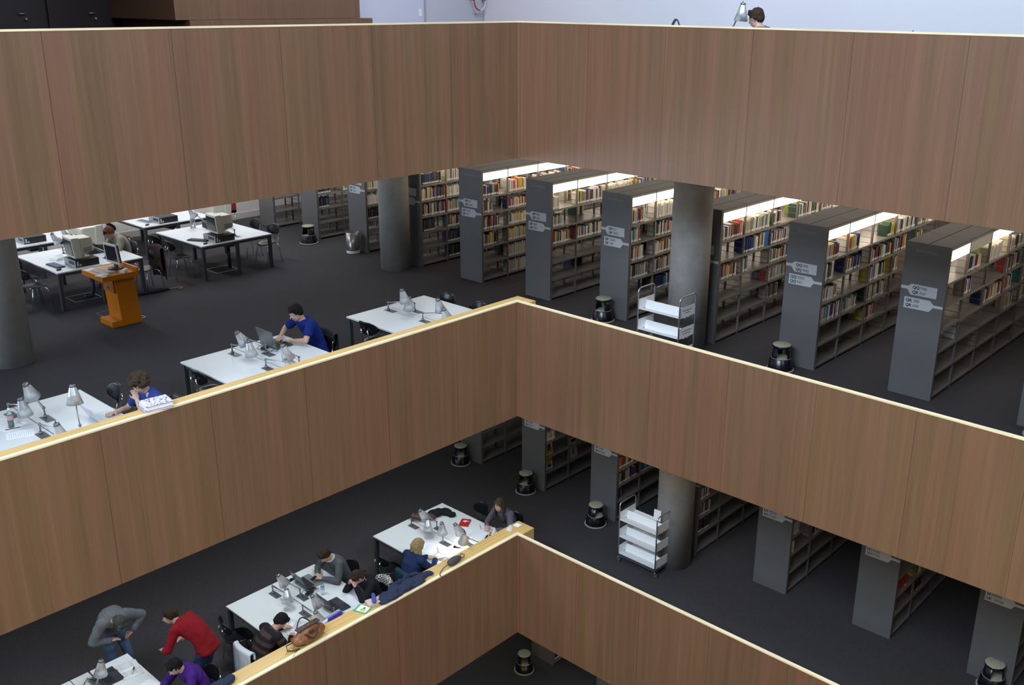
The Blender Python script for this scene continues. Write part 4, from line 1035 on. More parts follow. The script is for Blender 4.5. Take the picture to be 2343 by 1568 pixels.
def draped(label, cat, name, x, y, f, rz, m, front=.28, back=.48, w=.46, top=.83, seed=0, m2=None):
    """a garment hung over a chair back; local -x is the outer side of the back"""
    nu, nv = 26, 34; vs = []; fs = []; Ltot = front + back + .06
    for side in (0, 1):
        for j in range(nv + 1):
            s = j / nv * Ltot
            for i in range(nu + 1):
                u = -1 + 2 * i / nu
                if s < front: xx, zz, fl = .035, top - (front - s), (front - s)
                elif s > front + .06: xx, zz, fl = -.035, top - (s - front - .06), (s - front - .06)
                else:
                    a = (s - front) / .06 * PI; xx, zz, fl = .035 * math.cos(a), top + .03 * math.sin(a), 0
                sg = 1 if xx > 0 else -1
                yy = u * (w / 2) * (1 + .15 * fl) ; n = noise.noise(Vector((u * 3 + seed, s * 2.5, seed)))
                n2 = noise.noise(Vector((u * 9 + seed, s * 3, 3 + seed)))
                xx += sg * (.02 * n + .012 * n2) * min(1, fl * 6 + .3) + (.05 * u * u if True else 0) * 1.0
                zz -= .03 * abs(u) ** 2 + (.02 * noise.noise(Vector((u * 5, seed, s))) if fl > .2 else 0)
                off = -.010 if side == 0 else 0.006
                vs.append((-.25 + xx + sg * off * -1, yy, zz + (off * -.5 if fl == 0 else 0)))
    W_ = nu + 1; S = W_ * (nv + 1)
    for j in range(nv):
        for i in range(nu):
            a = j * W_ + i; fs.append((a, a + 1, a + W_ + 1, a + W_)); fs.append((S + a, S + a + W_, S + a + W_ + 1, S + a + 1))
    for i in range(nu): fs.append((i, S + i, S + i + 1, i + 1)); a = nv * W_ + i; fs.append((a, a + 1, S + a + 1, S + a))
    for j in range(nv): a = j * W_; fs.append((a, a + W_, S + a + W_, S + a)); a += nu; fs.append((a, S + a, S + a + W_, a + W_))
    o = MB().add(vs, fs, 0, True).build(name, m, None, (x, y, f), (0, 0, rz)); return tag(o, label, cat)
def cloth_mat(name, rgb, amt=.25, sc=30): return mat(name, rgb, .9, spec=.2, noise_amt=amt, noise_scale=sc)

navy = cloth_mat('navy_cloth', (.022, .028, .055)); dgrey = cloth_mat('dark_grey_cloth', (.03, .032, .038))
check = mat('check_cloth', (.4, .4, .4), .9); nt = check.node_tree; tc = N(nt, 'ShaderNodeTexCoord'); ck = N(nt, 'ShaderNodeTexChecker')
ck.inputs['Scale'].default_value = 38; ck.inputs['Color1'].default_value = (.55, .52, .48, 1); ck.inputs['Color2'].default_value = (.02, .02, .03, 1)
nt.links.new(tc.outputs['Object'], ck.inputs[0]); nt.links.new(ck.outputs[0], nt.nodes['Principled BSDF'].inputs['Base Color'])
draped('dark jacket hung on the chair of the man in the blue shirt', 'jacket', 'jacket', -2.70, 1.60, F2, PI, dgrey, seed=1, front=.1, back=.4, top=.80)
draped('dark brown coat hanging over the empty chair by the free computer place', 'coat', 'coat', -1.93, 8.22, F2, PI, cloth_mat('brown_coat', (.035, .018, .018)), seed=2, front=.45, back=.62, top=.86, w=.5)
draped('white coat hanging on the chair of the striped-jumper reader', 'coat', 'coat', -4.52, .98, F3, 0, cloth_mat('white_coat', (.55, .58, .62), .06), seed=3, front=.1, back=.5, top=.82, w=.44)
draped('black and white chequered scarf on the chair of the reader in black', 'scarf', 'scarf', -2.42, .86, F3, PI, check, seed=4, front=.1, back=.35, top=.84, w=.34)
draped('dark teal coat on the back of the blonde reader chair', 'coat', 'coat', -1.62, .80, F3, 0, cloth_mat('teal_coat', (.010, .035, .05)), seed=5, front=.1, back=.5, top=.80, w=.46)

def heap(label, cat, name, blobs, m, loc, rz=0, nz=.012, nf=14, vox=.012, seed=0):
    b = MB()
    for x, y, z, rx, ry, rz_, a in blobs: b.ell((x, y, z), (rx, ry, rz_), R=Matrix.Rotation(a, 3, 'Z'))
    o = soft(b, name, m, vox, None, loc, (0, 0, rz), nz=nz, nf=nf, seed=seed, smooth=3); return tag(o, label, cat)
heap('dark navy coat lying along the ledge, sleeve hanging over the inner edge', 'coat', 'coat',
     [(0, 0, .035, .16, .13, .045, .2), (.16, .04, .045, .16, .10, .05, .5), (.30, -.02, .05, .15, .10, .05, -.3), (.46, .03, .04, .15, .11, .045, .2), (.62, .0, .04, .13, .10, .04, -.2), (.76, .04, .03, .10, .09, .03, .4), (.86, .03, .025, .07, .10, .022, .9),
      (.10, -.09, .03, .22, .035, .03, .05), (.50, -.09, .025, .22, .03, .025, -.04), (.28, .17, .01, .14, .06, .05, .2), (.42, .20, -.05, .10, .05, .10, .1), (.58, .21, -.03, .09, .05, .09, 0), (.70, .19, .02, .10, .04, .03, -.4), (-.12, -.03, .03, .08, .10, .03, .7)], navy, (-2.74, .14, T3 + .0), .02, seed=3)
heap('corner of a dark blue coat lying on the ledge at the bottom', 'coat', 'coat',
     [(0, 0, .04, .22, .10, .05, .1), (.20, .02, .04, .10, .07, .05, .6), (-.25, .0, .05, .2, .11, .06, -.2), (-.5, .02, .04, .2, .1, .05, .2)], navy, (-5.62, .16, T3), .0, seed=5)
heap('folded black garment at the far corner of the red book desk', 'garment', 'garment',
     [(0, 0, .04, .16, .12, .05, .3), (.14, -.08, .04, .10, .14, .05, 0), (.16, -.22, .035, .08, .08, .045, .1), (-.08, .06, .04, .1, .08, .05, .4)], cloth_mat('black_cloth', (.010, .011, .014)), (-.09, 1.93, F3 + TH), -.1, seed=6)
heap('crumpled dark brown bag behind the lamp on the red book desk', 'bag', 'soft_bag',
     [(0, 0, .06, .16, .09, .07, -.4), (.14, -.08, .05, .11, .08, .06, -.5), (-.12, .07, .07, .07, .06, .07, 0)], mat('brown_bag', (.055, .03, .025), .6), (-.42, 2.0, F3 + TH), -.25, seed=7)
heap('small black camera bag with a thin strap lying on the ledge', 'camera bag', 'camera_bag',
     [(0, 0, .055, .13, .07, .055, .1), (.08, .0, .05, .10, .06, .05, 0), (-.06, 0, .06, .07, .065, .055, 0)], mat('camera_bag_cloth', (.045, .045, .048), .8), (-1.38, .12, T3), .1, nz=.006)
o = bpy.data.objects['camera_bag']
MB().tube([(.14, 0, .06), (.22, .03, .07), (.27, .0, .04), (.22, -.03, .03), (.14, -.03, .05)], .009, 8).build('loop_handle', mat('bag_strap', (.06, .06, .06), .7), o)
MB().tube([(-.12, .0, .05), (-.22, .02, .025), (-.33, -.01, .012), (-.40, -.06, .010), (-.41, -.10, .010)], .007, 8).build('strap', mat('bag_strap', (.06, .06, .06)), o)

# brown leather handbag on the lower ledge
hb = thing('handbag', 'brown leather handbag with dark looped handles on the lower ledge', 'handbag', (-4.16, .17, T3), .06)
b = MB().ell((0, 0, .085), (.27, .125, .085)).ell((0, 0, .14), (.22, .09, .10)).ell((-.15, 0, .09), (.13, .11, .08)).ell((.15, 0, .09), (.13, .11, .08)).ell((0, 0, .20), (.17, .04, .05))
leather = mat('brown_leather', (.20, .075, .025), .42, noise_amt=.35, noise_scale=7)
soft(b, 'body', leather, .009, hb, nz=.018, nf=11, seed=2, smooth=3)
dk = mat('dark_leather', (.035, .018, .016), .5)
for s in (-1, 1):
    pts = [(-.12 + .24 * i / 16, s * (.09 + .05 * math.sin(PI * i / 16)), .20 + (.10 if s > 0 else -.10) * math.sin(PI * i / 16) * (1.0)) for i in range(17)]
    MB().tube(pts, .010, 8).build('handle', dk, hb)
MB().box(-.19, .19, -.045, .045, .235, .247).box(-.035, .035, -.10, -.06, .16, .20).build('top_trim', dk, hb)
MB().box(-.03, .03, -.106, -.100, .165, .195).build('clasp', chrome, hb)
MB().tube([(-.26, 0, .10), (-.36, .03, .08), (-.38, -.02, .03), (-.30, -.06, .012), (-.22, -.08, .012)], .009, 8).build('shoulder_strap', dk, hb)
k = thing('spectacles', 'dark-rimmed spectacles lying on the lower ledge left of the handbag', 'spectacles', (-4.46, .11, T3), .5)
for s in (-1, 1): MB().tube([(.028 * math.cos(a), s * .032 + .024 * math.sin(a), .004 + .016 + .016 * math.sin(a)) for a in [2 * PI * i / 16 for i in range(16)]], .002, 6, closed=True).build('rim', black_plastic, k)
for s in (-1, 1): MB().tube([(.0, s * .058, .02), (-.07, s * .06, .012), (-.12, s * .058, .004)], .0022, 6).build('temple', black_plastic, k)

# ---------------------------------------------------------------- laptops
def laptop(label, x, y, z, rz, w=.36, d=.25, mb=dark_plastic, ms=screen_dark, mk=black_plastic, tilt=18, lid_m=None):
    """local: hinge at -x, keyboard towards +x"""
    t = thing('laptop', label, 'laptop', (x, y, z), rz, 'open laptops')
    MB().box(-d / 2, d / 2, -w / 2, w / 2, .003, .024).build('base', mb, t)
    b = MB()
    for i in range(5):
        for j in range(13):
            yy = -w / 2 + .025 + j * (w - .05) / 13; xx = -d / 2 + .025 + i * .024
            b.box(xx, xx + .019, yy, yy + (w - .05) / 13 - .004, .024, .027)
    b.build('keys', mk, t); MB().box(d / 2 - .085, d / 2 - .02, -.045, .045, .024, .0255).build('touchpad', dark_plastic, t)
    T = TR(-d / 2, 0, .022) @ Matrix.Rotation(math.radians(-tilt), 4, 'Y')
    MB().box(-.012, .0, -w / 2, w / 2, 0, d * .98, 0, T).build('lid', lid_m or mb, t)
    MB().box(.0, .0012, -w / 2 + .015, w / 2 - .015, .02, d * .98 - .015, 0, T).build('screen', ms, t)
    return t
silver = mat('laptop_silver', (.30, .31, .31), .35, metal=.4)
laptop('grey laptop of the man in the blue shirt', -3.28, 1.74, F2 + TH, 0, .40, .27, mat('laptop_grey', (.05, .055, .055), .35), lid_m=mat('lid_grey', (.13, .14, .14), .3), tilt=14)
laptop('white laptop under the hand of the curly-haired reader', -6.22, .98, F2 + TH, 0, .32, .22, mat('laptop_white', (.6, .62, .64), .4), mk=mat('white_keys', (.7, .7, .7), .5), tilt=28)
laptop('silver-grey laptop of the man in the grey jumper', -3.02, 1.80, F3 + TH, -.05, .38, .26, silver, lid_m=mat('lid_dark', (.05, .055, .06), .35), tilt=22)
laptop('black laptop in front of the reader in black', -3.12, .93, F3 + TH, -.03, .37, .27, mat('laptop_black', (.022, .025, .03), .6), tilt=22)
laptop('black laptop beside the open book on the bottom left desk', -6.30, 1.86, F3 + TH, 0, .36, .26, mat('laptop_black', (.03, .034, .04)), tilt=30)

# ---------------------------------------------------------------- papers, books and small things on the desks
def sheet(label, x, y, z, rz, w=.21, h=.297, m=None, lines=True, t=.0015, name='paper_sheet', group=None, cat='paper'):
    b = MB().box(-h / 2, h / 2, -w / 2, w / 2, 0, t)
    if lines:
        for i in range(11): b.box(-h / 2 + .03 + i * .022, -h / 2 + .034 + i * .022, -w / 2 + .02, w / 2 - .02 - .03 * random.random(), t, t + .0004, 1)
    return tag(b.build(name, [m or paper, mat('print_grey', (.40, .41, .46), .8)], None, (x, y, z), (0, 0, rz)), label, cat, group)
def open_book(label, x, y, z, rz, w=.17, h=.24, m=None):
    t = thing('open_book', label, 'open book', (x, y, z), rz)
    for s in (-1, 1):
        vs = []; fs = []; n = 8
        for i in range(n + 1):
            u = i / n; yy = s * u * w; zz = .004 + .022 * math.sin(min(1, u * 1.6) * PI * .55) * (1 - u * .55)
            for xx in (-h / 2, h / 2): vs += [(xx, yy, zz), (xx, yy, 0.0)]
        for i in range(n): a = i * 4; fs += [(a, a + 2, a + 6, a + 4), (a + 1, a + 5, a + 7, a + 3), (a, a + 4, a + 5, a + 1), (a + 2, a + 3, a + 7, a + 6)]
        fs.append((n * 4, n * 4 + 2, n * 4 + 3, n * 4 + 1))
        MB().add(vs, fs, 0, True).build('page_block', m or paper, t)
        b = MB()
        for i in range(9):
            xx = -h / 2 + .03 + i * .021; b.box(xx, xx + .006, min(s * .035, s * (w - .035)), max(s * .035, s * (w - .035)), .0245, .0255)
        b.build('print', mat('print_grey', (.4, .41, .46)), t)
    return t
z2, z3 = F2 + TH, F3 + TH
sheet('white papers spread at the left edge beside the cola bottle', -7.12, 1.62, z2, .4, group='papers beside the cola bottle', w=.4)
sheet('lower white paper sheet near the cola bottle', -7.10, 1.22, z2, -.3)
tag(MB().tube([(-.08, 0, .006), (.07, 0, .006)], .005, 8).cap((.07, 0, .006), (.085, 0, .006), .004, .001).build('pen', mat('pen_red', (.12, .03, .05), .4), None, (-7.10, 1.44, z2), (0, 0, -.2)), 'dark pen lying in front of the cola bottle', 'pen')
# patterned binders on the middle ledge
floral = mat('floral_cover', (.6, .6, .62), .6); nt = floral.node_tree; tc = N(nt, 'ShaderNodeTexCoord'); vo = N(nt, 'ShaderNodeTexVoronoi'); vo.inputs['Scale'].default_value = 32
nt.links.new(tc.outputs['Object'], vo.inputs['Vector']); cr = N(nt, 'ShaderNodeValToRGB'); e = cr.color_ramp.elements
e[0].position = .0; e[0].color = (.06, .08, .42, 1); e[1].position = .62; e[1].color = (.66, .65, .68, 1)
x_ = e.new(.30); x_.color = (.12, .14, .50, 1); x_ = e.new(.40); x_.color = (.50, .30, .32, 1); x_ = e.new(.48); x_.color = (.66, .65, .68, 1)
nt.links.new(vo.outputs['Distance'], cr.inputs[0]); nt.links.new(cr.outputs[0], nt.nodes['Principled BSDF'].inputs['Base Color'])
def binder(label, x, y, z, rz, h, m, w=.25, d=.32):
    t = thing('binder', label, 'binder', (x, y, z), rz)
    MB().box(-d / 2, d / 2, -w / 2, w / 2, 0, .003).box(-d / 2, d / 2, -w / 2, w / 2, h - .003, h).box(-d / 2, d / 2, w / 2 - .003, w / 2, 0, h).build('cover', m, t)
    MB().box(-d / 2 + .008, d / 2 - .008, -w / 2 + .01, w / 2 - .01, .004, h - .008).build('page_block', paper, t); return t
binder('grey folder of papers under the flowered binder on the ledge', -5.98, .125, T2, -.20, .028, mat('folder_grey', (.38, .34, .40), .6))
binder('binder with white, blue and red flowered cover on the ledge', -5.97, .125, T2 + .028, -.12, .05, floral)
# lower floor, red book desk
rb = MB().box(-.12, .12, -.085, .085, 0, .022).box(-.115, .12, -.08, .086, .003, .019, 1)
for i, (a, b_) in enumerate(((.02, .05), (.0, .07), (-.03, .08), (.01, .06))): rb.box(-.0 + i * .018, .012 + i * .018, a - .04, b_ - .03, .022, .0226, 2)
tag(rb.build('book', [mat('red_cover', (.42, .015, .02), .4), page_m, paper], None, (.03, 1.33, z3), (0, 0, .55)), 'red book with white printed bars lying on the lower desk', 'book')
sheet('white sheet with faint writing left of the red pencil', -.22, 1.10, z3, .3)
sheet('large bright paper lit by the lamp, near the ledge', -.86, .66, z3, .15, .42, .55)
sheet('white sheet under the blonde reader hand', -1.12, .70, z3, -.3)
sheet('white paper beside the head of the blonde reader', -.98, 1.18, z3, .5)
sheet('white sheet lying beyond the lamp lit paper', -.45, .88, z3, .7, .3, .42)
for lab, x, y, a, c in (('red pencil lying on the desk right of the red book', .12, 1.02, 1.0, (.5, .05, .04)), ('red pen on the white paper beside the blonde reader', -.93, 1.00, .9, (.45, .03, .03)), ('dark pen in front of the blonde reader papers', -1.06, .93, .2, (.05, .06, .1)), ('orange pencil on the lit papers', -.98, .88, 1.3, (.6, .2, .05))):
    tag(MB().tube([(-.08, 0, .006), (.07, 0, .006)], .0045, 6).cap((.07, 0, .006), (.085, 0, .006), .004, .001).build('pencil', mat('pencil_' + lab[:6] + str(x), c, .4), None, (x, y, z3 + .0015), (0, 0, a)), lab, 'pencil')
pc = thing('pencil_case', 'open black pencil case with coloured pens near the ledge corner', 'pencil case', (-.10, .62, z3), .3)
soft(MB().ell((0, 0, .03), (.12, .05, .03)).ell((.05, .01, .035), (.07, .05, .03)), 'body', mat('case_black', (.012, .012, .016), .7), .008, pc, nz=.006)
for i, c in enumerate(((.7, .55, .05), (.6, .05, .06), (.7, .7, .7))): MB().tube([(-.03 + .02 * i, -.02, .066), (.07 + .01 * i, .015 + .01 * i, .062)], .006, 6).build('pen', mat('penc%d' % i, c, .4), pc)
tent = thing('open_book', 'small open book standing like a tent beside the pencil case', 'book', (.06, .62, z3), .7)
for s in (-1, 1): MB().box(-.09, .09, -.004, .004, 0, .14, 0, TR(0, s * .055, .0) @ Matrix.Rotation(s * .42, 4, 'X')).build('page_block', paper, tent)
tag(MB().add([(-.06, -.045, .0), (.06, -.045, .0), (.06, .045, 0), (-.06, .045, 0), (-.06, 0, .06), (.06, 0, .06)], [(0, 1, 5, 4), (2, 3, 4, 5), (0, 4, 3), (1, 2, 5), (0, 3, 2, 1)]).build('folded_card', paper, None, (.03, .22, T3), (0, 0, .5)), 'folded white card standing on the ledge corner', 'card')
tag(MB().box(-.055, .055, -.055, .055, 0, .006).build('note_card', paper, None, (.22, .21, T3), (0, 0, .1)), 'flat white card lying on the ledge corner', 'card')
# lower floor, desk of the two laptops
open_book('open printed book in front of the striped-jumper reader', -3.88, 1.02, z3, .5, .19, .26)
sheet('white sheet under the elbow of the striped-jumper reader', -4.14, 1.16, z3, .3)
sheet('printed sheets in front of the reader in black', -2.84, .90, z3, -.1, .30, .30)
sheet('white sheet half off the edge beside the black laptop', -2.88, .62, z3, .3)
sheet('yellowish note under the low lamp', -3.58, .98, z3, .4, .1, .12, mat('note_yellow', (.55, .50, .25), .8), False)
fb = thing('document_box', 'white document box holding a violet folder at the ledge', 'document box', (-3.43, .60, z3), .10)
b = MB().box(-.19, .19, -.08, -.075, 0, .12).box(-.19, .19, .075, .08, 0, .12).box(-.19, -.185, -.08, .08, 0, .12).box(.185, .19, -.08, .08, 0, .12).box(-.19, .19, -.08, .08, 0, .004)
b.build('box', mat('box_white', (.62, .61, .58), .6), fb)
MB().box(-.10, .16, -.03, .0, .004, .15).build('folder', mat('violet_folder', (.07, .05, .38), .5), fb); MB().box(-.17, .17, .01, .05, .004, .105).build('papers', paper, fb)
tag(MB().box(-.045, .045, -.03, .03, 0, .013).box(-.04, .02, -.025, .025, .013, .014, 1).build('mobile_phone', [black_plastic, screen_dark], None, (-3.17, 2.06, z3), (0, 0, .2)), 'black mobile phone lying behind the silver-grey laptop', 'phone')
ad = thing('power_adapter', 'tangle of black power adapters and cables between the two laptops', 'power adapter', (-3.20, 1.52, z3), .2)
MB().box(-.07, .07, -.03, .03, 0, .035).box(.06, .16, .02, .07, 0, .03).build('brick', black_plastic, ad)
for s in range(5):
    MB().tube([(.05 * math.cos(s + i * .8) * (1 + .3 * i % 2) - .06 + .03 * s, .07 * math.sin(s * 2 + i * .8), .03 + .04 * math.sin(i * .7 + s) ** 2) for i in range(9)], .004, 6).build('cable', black_plastic, ad)
ad = thing('power_adapter', 'looped black cables behind the laptop of the blue shirt man', 'power adapter', (-3.50, 1.72, z2), .2)
MB().box(-.05, .05, -.03, .03, 0, .03).build('brick', black_plastic, ad)
for s in range(3): MB().tube([(.09 * math.cos(s + i * .7) - .02, .10 * math.sin(s + i * .7) - .08 * s, .012 + .02 * math.sin(i + s) ** 2) for i in range(8)], .004, 6).build('cable', black_plastic, ad)
# on the lower ledge
def flatbook(label, x, y, z, rz, w, d, h, m, name='book', cat='book'):
    return tag(MB().box(-w / 2, w / 2, -d / 2, d / 2, 0, .003).box(-w / 2, w / 2, -d / 2, d / 2, h - .003, h).box(-w / 2, w / 2, d / 2 - .003, d / 2, 0, h).box(-w / 2 + .004, w / 2 - .004, -d / 2 + .004, d / 2 - .004, .003, h - .003, 1).build(name, [m, page_m], None, (x, y, z), (0, 0, rz)), label, cat)
flatbook('lower of two books under the blue pencil case on the ledge', -2.97, .19, T3, -.35, .22, .17, .025, mat('cover_tan', (.4, .3, .22), .5))
flatbook('upper of two books under the blue pencil case on the ledge', -2.97, .19, T3 + .025, -.25, .21, .16, .025, mat('cover_rose', (.50, .38, .36), .5))
soft(MB().cap((-.09, 0, .035), (.09, 0, .035), .034, .034), 'pencil_case', mat('case_blue', (.035, .05, .22), .7), .008, None, (-2.95, .20, T3 + .05), (0, 0, 1.0), nz=.004)
tag(bpy.data.objects['pencil_case.001'], 'round blue pencil case lying on two books on the ledge', 'pencil case')
gb = MB().box(-.09, .09, -.11, .11, 0, .008).box(-.075, .075, -.095, .07, .008, .0086, 1).box(-.06, .0, -.06, .02, .0086, .009, 2).ell((.02, -.02, .0086), (.025, .02, .001), mi=3)
tag(gb.build('booklet', [mat('booklet_green', (.06, .38, .22), .5), paper, mat('booklet_lime', (.32, .5, .08), .5), mat('booklet_brown', (.18, .05, .03), .5)], None, (-3.17, .20, T3), (0, 0, .35)), 'green and white booklet lying on the ledge', 'booklet')
# bottom left desk
open_book('open printed book on the bottom left desk', -6.03, 1.80, z3, -.15, .19, .27)
hp = thing('highlighter', 'yellow highlighter with dark cap on the open book, bottom left desk', 'highlighter', (-6.02, 1.72, z3 + .026), .9)
MB().cap((-.07, 0, .010), (.0, 0, .010), .008, .010).build('body', mat('marker_yellow', (.75, .75, .03), .4, ), hp); MB().cap((.0, 0, .010), (.065, 0, .010), .011, .010).build('cap', mat('marker_cap', (.02, .04, .02), .4), hp)
sheet('white paper in front of the purple-top reader', -6.10, 1.25, z3, .2, .3, .4)
MBc = MB().tube([(-6.62 + .08 * i, 1.95 + .06 * math.sin(i * 1.9), z3 + .01 + .03 * (i % 2)) for i in range(7)], .005, 6)
tag(MBc.build('laptop_cable', black_plastic), 'curled black cable on the bottom left desk beside the laptop', 'cable')
# top floor desks behind the right parapet, and a bag whose handle rises above it
dup(base_t, (1.16, -2.28, F1), PI / 2, 'desk on the top floor hidden behind the parapet under the white lamp', 'top floor desks')
dup(base_t, (1.16, -5.0, F1), PI / 2, 'desk on the top floor hidden behind the parapet at the right', 'top floor desks')
bg_ = thing('shoulder_bag', 'dark bag whose looped handle shows above the top parapet', 'bag', (.90, -2.12, F1 + TH))
soft(MB().ell((0, 0, .12), (.10, .15, .12)).ell((0, 0, .05), (.11, .16, .05)), 'body', dgrey, .012, bg_, nz=.01)
MB().tube([(0, -.075, .22)] + [(0, -.075 + .15 * i / 12, .24 + .12 * math.sin(PI * i / 12)) for i in range(13)] + [(0, .075, .22)], [.012] * 8 + [.018] * 7, 8).build('handle', mat('handle_navy', (.02, .03, .05), .5), bg_)
# ---------------------------------------------------------------- people
def ik(S, Wt, a, b, hint):
    d = Wt - S; L = d.length
    if L > (a + b) * .995: Wt = S + d * ((a + b) * .995 / L); d = Wt - S; L = d.length
    L = max(L, abs(a - b) + .02); u = d.normalized(); x = (a * a - b * b + L * L) / (2 * L); h = math.sqrt(max(a * a - x * x, 0))
    hv = Vector(hint); hv = hv - u * hv.dot(u); hv.normalize(); return S + u * x + hv * h, Wt
def dirx(deg): a = math.radians(deg); return Vector((math.sin(a), 0, math.cos(a)))
def person(label, loc, rz, head, neck=40, pitch=20, yaw=0, hips=(0, 0, .53), lh=(.5, .1, .8), rh=(.5, -.1, .8), lhint=(0, .8, -1), rhint=(0, -.8, -1), bulge=.05,
           legs='sit', skin_m=skin, top=None, sleeve=1.0, trousers=None, hair='short', hair_m=None, collar=None, stripes=None, puff=0.0, seed=0, sc=1.0, hand_down=True):
    t = thing('person', label, 'person', loc, rz)
    H = Vector(hips); HC = Vector(head); nd = dirx(neck); nb = HC - nd * .165
    mid = (H + nb) / 2; ax = (nb - H).normalized(); back = Vector((-ax.z, 0, ax.x)); 
    if back.x > 0: back = -back
    def spine(u):   # quadratic with a rounded back
        return H.lerp(nb, u) + back * bulge * math.sin(PI * u)
    def frame(u):
        d = (spine(min(1, u + .05)) - spine(max(0, u - .05))).normalized(); y = Vector((0, 1, 0)); x = y.cross(d).normalized(); return Matrix((x, y, d)).transposed()
    sec0 = [(.0, .115, .165), (.22, .105, .150), (.45, .105, .148), (.68, .118, .165), (.86, .100, .160)]
    sec = []
    for (u0, a0, b0), (u1, a1, b1) in zip(sec0, sec0[1:]): sec += [(u0 + (u1 - u0) * q / 3, a0 + (a1 - a0) * q / 3, b0 + (b1 - b0) * q / 3) for q in range(3)]
    sec.append(sec0[-1])
    SL = spine(.93) + Vector((0, .175, 0)) ; SR = spine(.93) + Vector((0, -.175, 0))
    LW = Vector(lh); RW_ = Vector(rh); UA, FA = .285, .255
    EL, LW = ik(SL, LW, UA, FA, lhint); ER, RW_ = ik(SR, RW_, UA, FA, rhint)
    lg = []
    for s in (1, -1):
        hp = H + Vector((0.0, s * .09, -.03))
        if legs == 'sit': an = Vector((H.x + .42, s * .11, .09)); kn, an = ik(hp, an, .43, .42, (1, 0, 1))
        else:
            an = Vector((legs[0] + (.08 if s > 0 else -.02), s * .13, .09)); kn, an = ik(hp, an, .445, .435, (1, 0, .1))
        lg.append((hp, kn, an))
    # ---- head
    pr = math.radians(pitch); yr = math.radians(yaw)
    HR_ = Matrix.Rotation(yr, 3, 'Z') @ Matrix.Rotation(pr, 3, 'Y')
    def hd(x, y, z): return HC + HR_ @ Vector((x, y, z))
    B = MB()
    B.ell(hd(-.012, 0, .022), (.096, .076, .092), R=HR_, seg=20, rings=14).ell(hd(.018, 0, -.045), (.070, .060, .075), R=HR_).ell(hd(.058, 0, -.092), (.022, .026, .018), R=HR_)
    B.cap(hd(.080, 0, .012), hd(.106, 0, -.026), .008, .013).ell(hd(.070, .030, -.028), (.020, .022, .022), R=HR_).ell(hd(.070, -.030, -.028), (.020, .022, .022), R=HR_)
    B.cap(hd(.080, -.035, .022), hd(.080, .035, .022), .008, .008).ell(hd(.080, 0, -.060), (.012, .024, .012), R=HR_)
    for s in (1, -1): B.ell(hd(-.008, s * .078, -.012), (.020, .009, .032), R=HR_)
    B.cap(nb - nd * .03, HC - nd * .03 + Vector((-.01, 0, 0)), .060, .054)
    for u, rx, ry in sec: B.ell(spine(u), (rx, ry, .13), R=frame(u), seg=20)
    B.cap(SL, SR, .062, .062)
    def arm(S, E_, Wr, s):
        B.cap(S, E_, .055, .042).cap(E_, Wr, .042, .027)
        f = (Wr - E_).normalized()
        if hand_down: f = Vector((f.x, f.y, min(f.z, 0) * .2 if f.z < .5 else f.z)).normalized()
        lat = f.cross(Vector((0, 0, 1)));
        if lat.length < .2: lat = Vector((0, 1, 0))
        lat.normalize(); nrm = lat.cross(f).normalized()
        if nrm.z < 0: nrm = -nrm
        R = Matrix((f, lat, nrm)).transposed()
        B.ell(Wr + f * .045, (.050, .040, .017), R=R)
        for i, (o_, L_) in enumerate(((-.033, .058), (-.011, .070), (.012, .066), (.034, .050))):
            a = Wr + f * .082 + lat * o_; b = a + (f - nrm * .25) * L_ * .55; c = b + (f - nrm * .9).normalized() * L_ * .5
            B.cap(a, b, .0088, .0080, 8).cap(b, c, .0080, .0068, 8)
        side = lat * (1 if (lat.y * s) < 0 else -1)
        a = Wr + f * .022 + side * .030; b = a + (f * .8 + side * .8).normalized() * .040; B.cap(a, b, .011, .0095, 8).cap(b, b + (f + side * .15 - nrm * .3).normalized() * .032, .0095, .0078, 8)
    arm(SL, EL, LW, 1); arm(SR, ER, RW_, -1)
    for hp, kn, an in lg: B.cap(hp, kn, .082, .056).cap(kn, an, .056, .038).cap(an - Vector((0, 0, .045)), an + Vector((.15, 0, -.055)), .036, .028)
    body = soft(B, 'body', skin_m, .0075, t, smooth=3)
    for s in (1, -1):
        e = MB().ell(hd(.0795, s * .031, .003), (.0085, .012, .0085), R=HR_, seg=10, rings=6).build('eye', eye_w, t)
        MB().ell(hd(.0865, s * .031, .003), (.003, .0055, .0055), R=HR_, seg=8, rings=5).build('iris', eye_d, e)
    MB().ell(hd(.0905, 0, -.060), (.005, .021, .0065), R=HR_, seg=10, rings=6).build('mouth', lip, t)
    # ---- clothes
    C_ = MB(); g = .014 + puff
    for u, rx, ry in sec:
        if u > .9: continue
        C_.ell(spine(u), (rx + g, ry + g, .13), R=frame(u), seg=20)
    C_.ell(spine(0) - frame(0) @ Vector((0, 0, .05)), (.125 + g, .172 + g, .09), R=frame(0))
    C_.cap(SL, SR, .064 + g * .7, .064 + g * .7)
    for S, E_, Wr in ((SL, EL, LW), (SR, ER, RW_)):
        if sleeve >= 1: C_.cap(S, E_, .062 + g * .6, .050 + g * .5).cap(E_, E_.lerp(Wr, .93), .050 + g * .5, .038 + g * .4)
        else: C_.cap(S, S.lerp(E_, .62), .063 + g * .6, .060 + g * .5)
    me = remeshed(C_, 'jumper' if sleeve >= 1 else 't_shirt', .011, 3, .012, 10, seed, fine=.0)
    me.materials.append(top)
    if stripes:
        me.materials.append(stripes)
        for p in me.polygons:
            c = p.center; best = None
            for (a_, b_, o_) in ((H - ax * .2, nb + ax * .1, 0), (SL, EL, .03), (EL, LW, .03), (SR, ER, .03), (ER, RW_, .03)):
                d = b_ - a_; u = max(0, min(1, (c - a_).dot(d) / d.length_squared)); dist = (a_ + d * u - c).length - (.07 if o_ == 0 else 0)
                if best is None or dist < best[0]: best = (dist, u * d.length + o_)
            p.material_index = int((best[1] / .058) % 2)
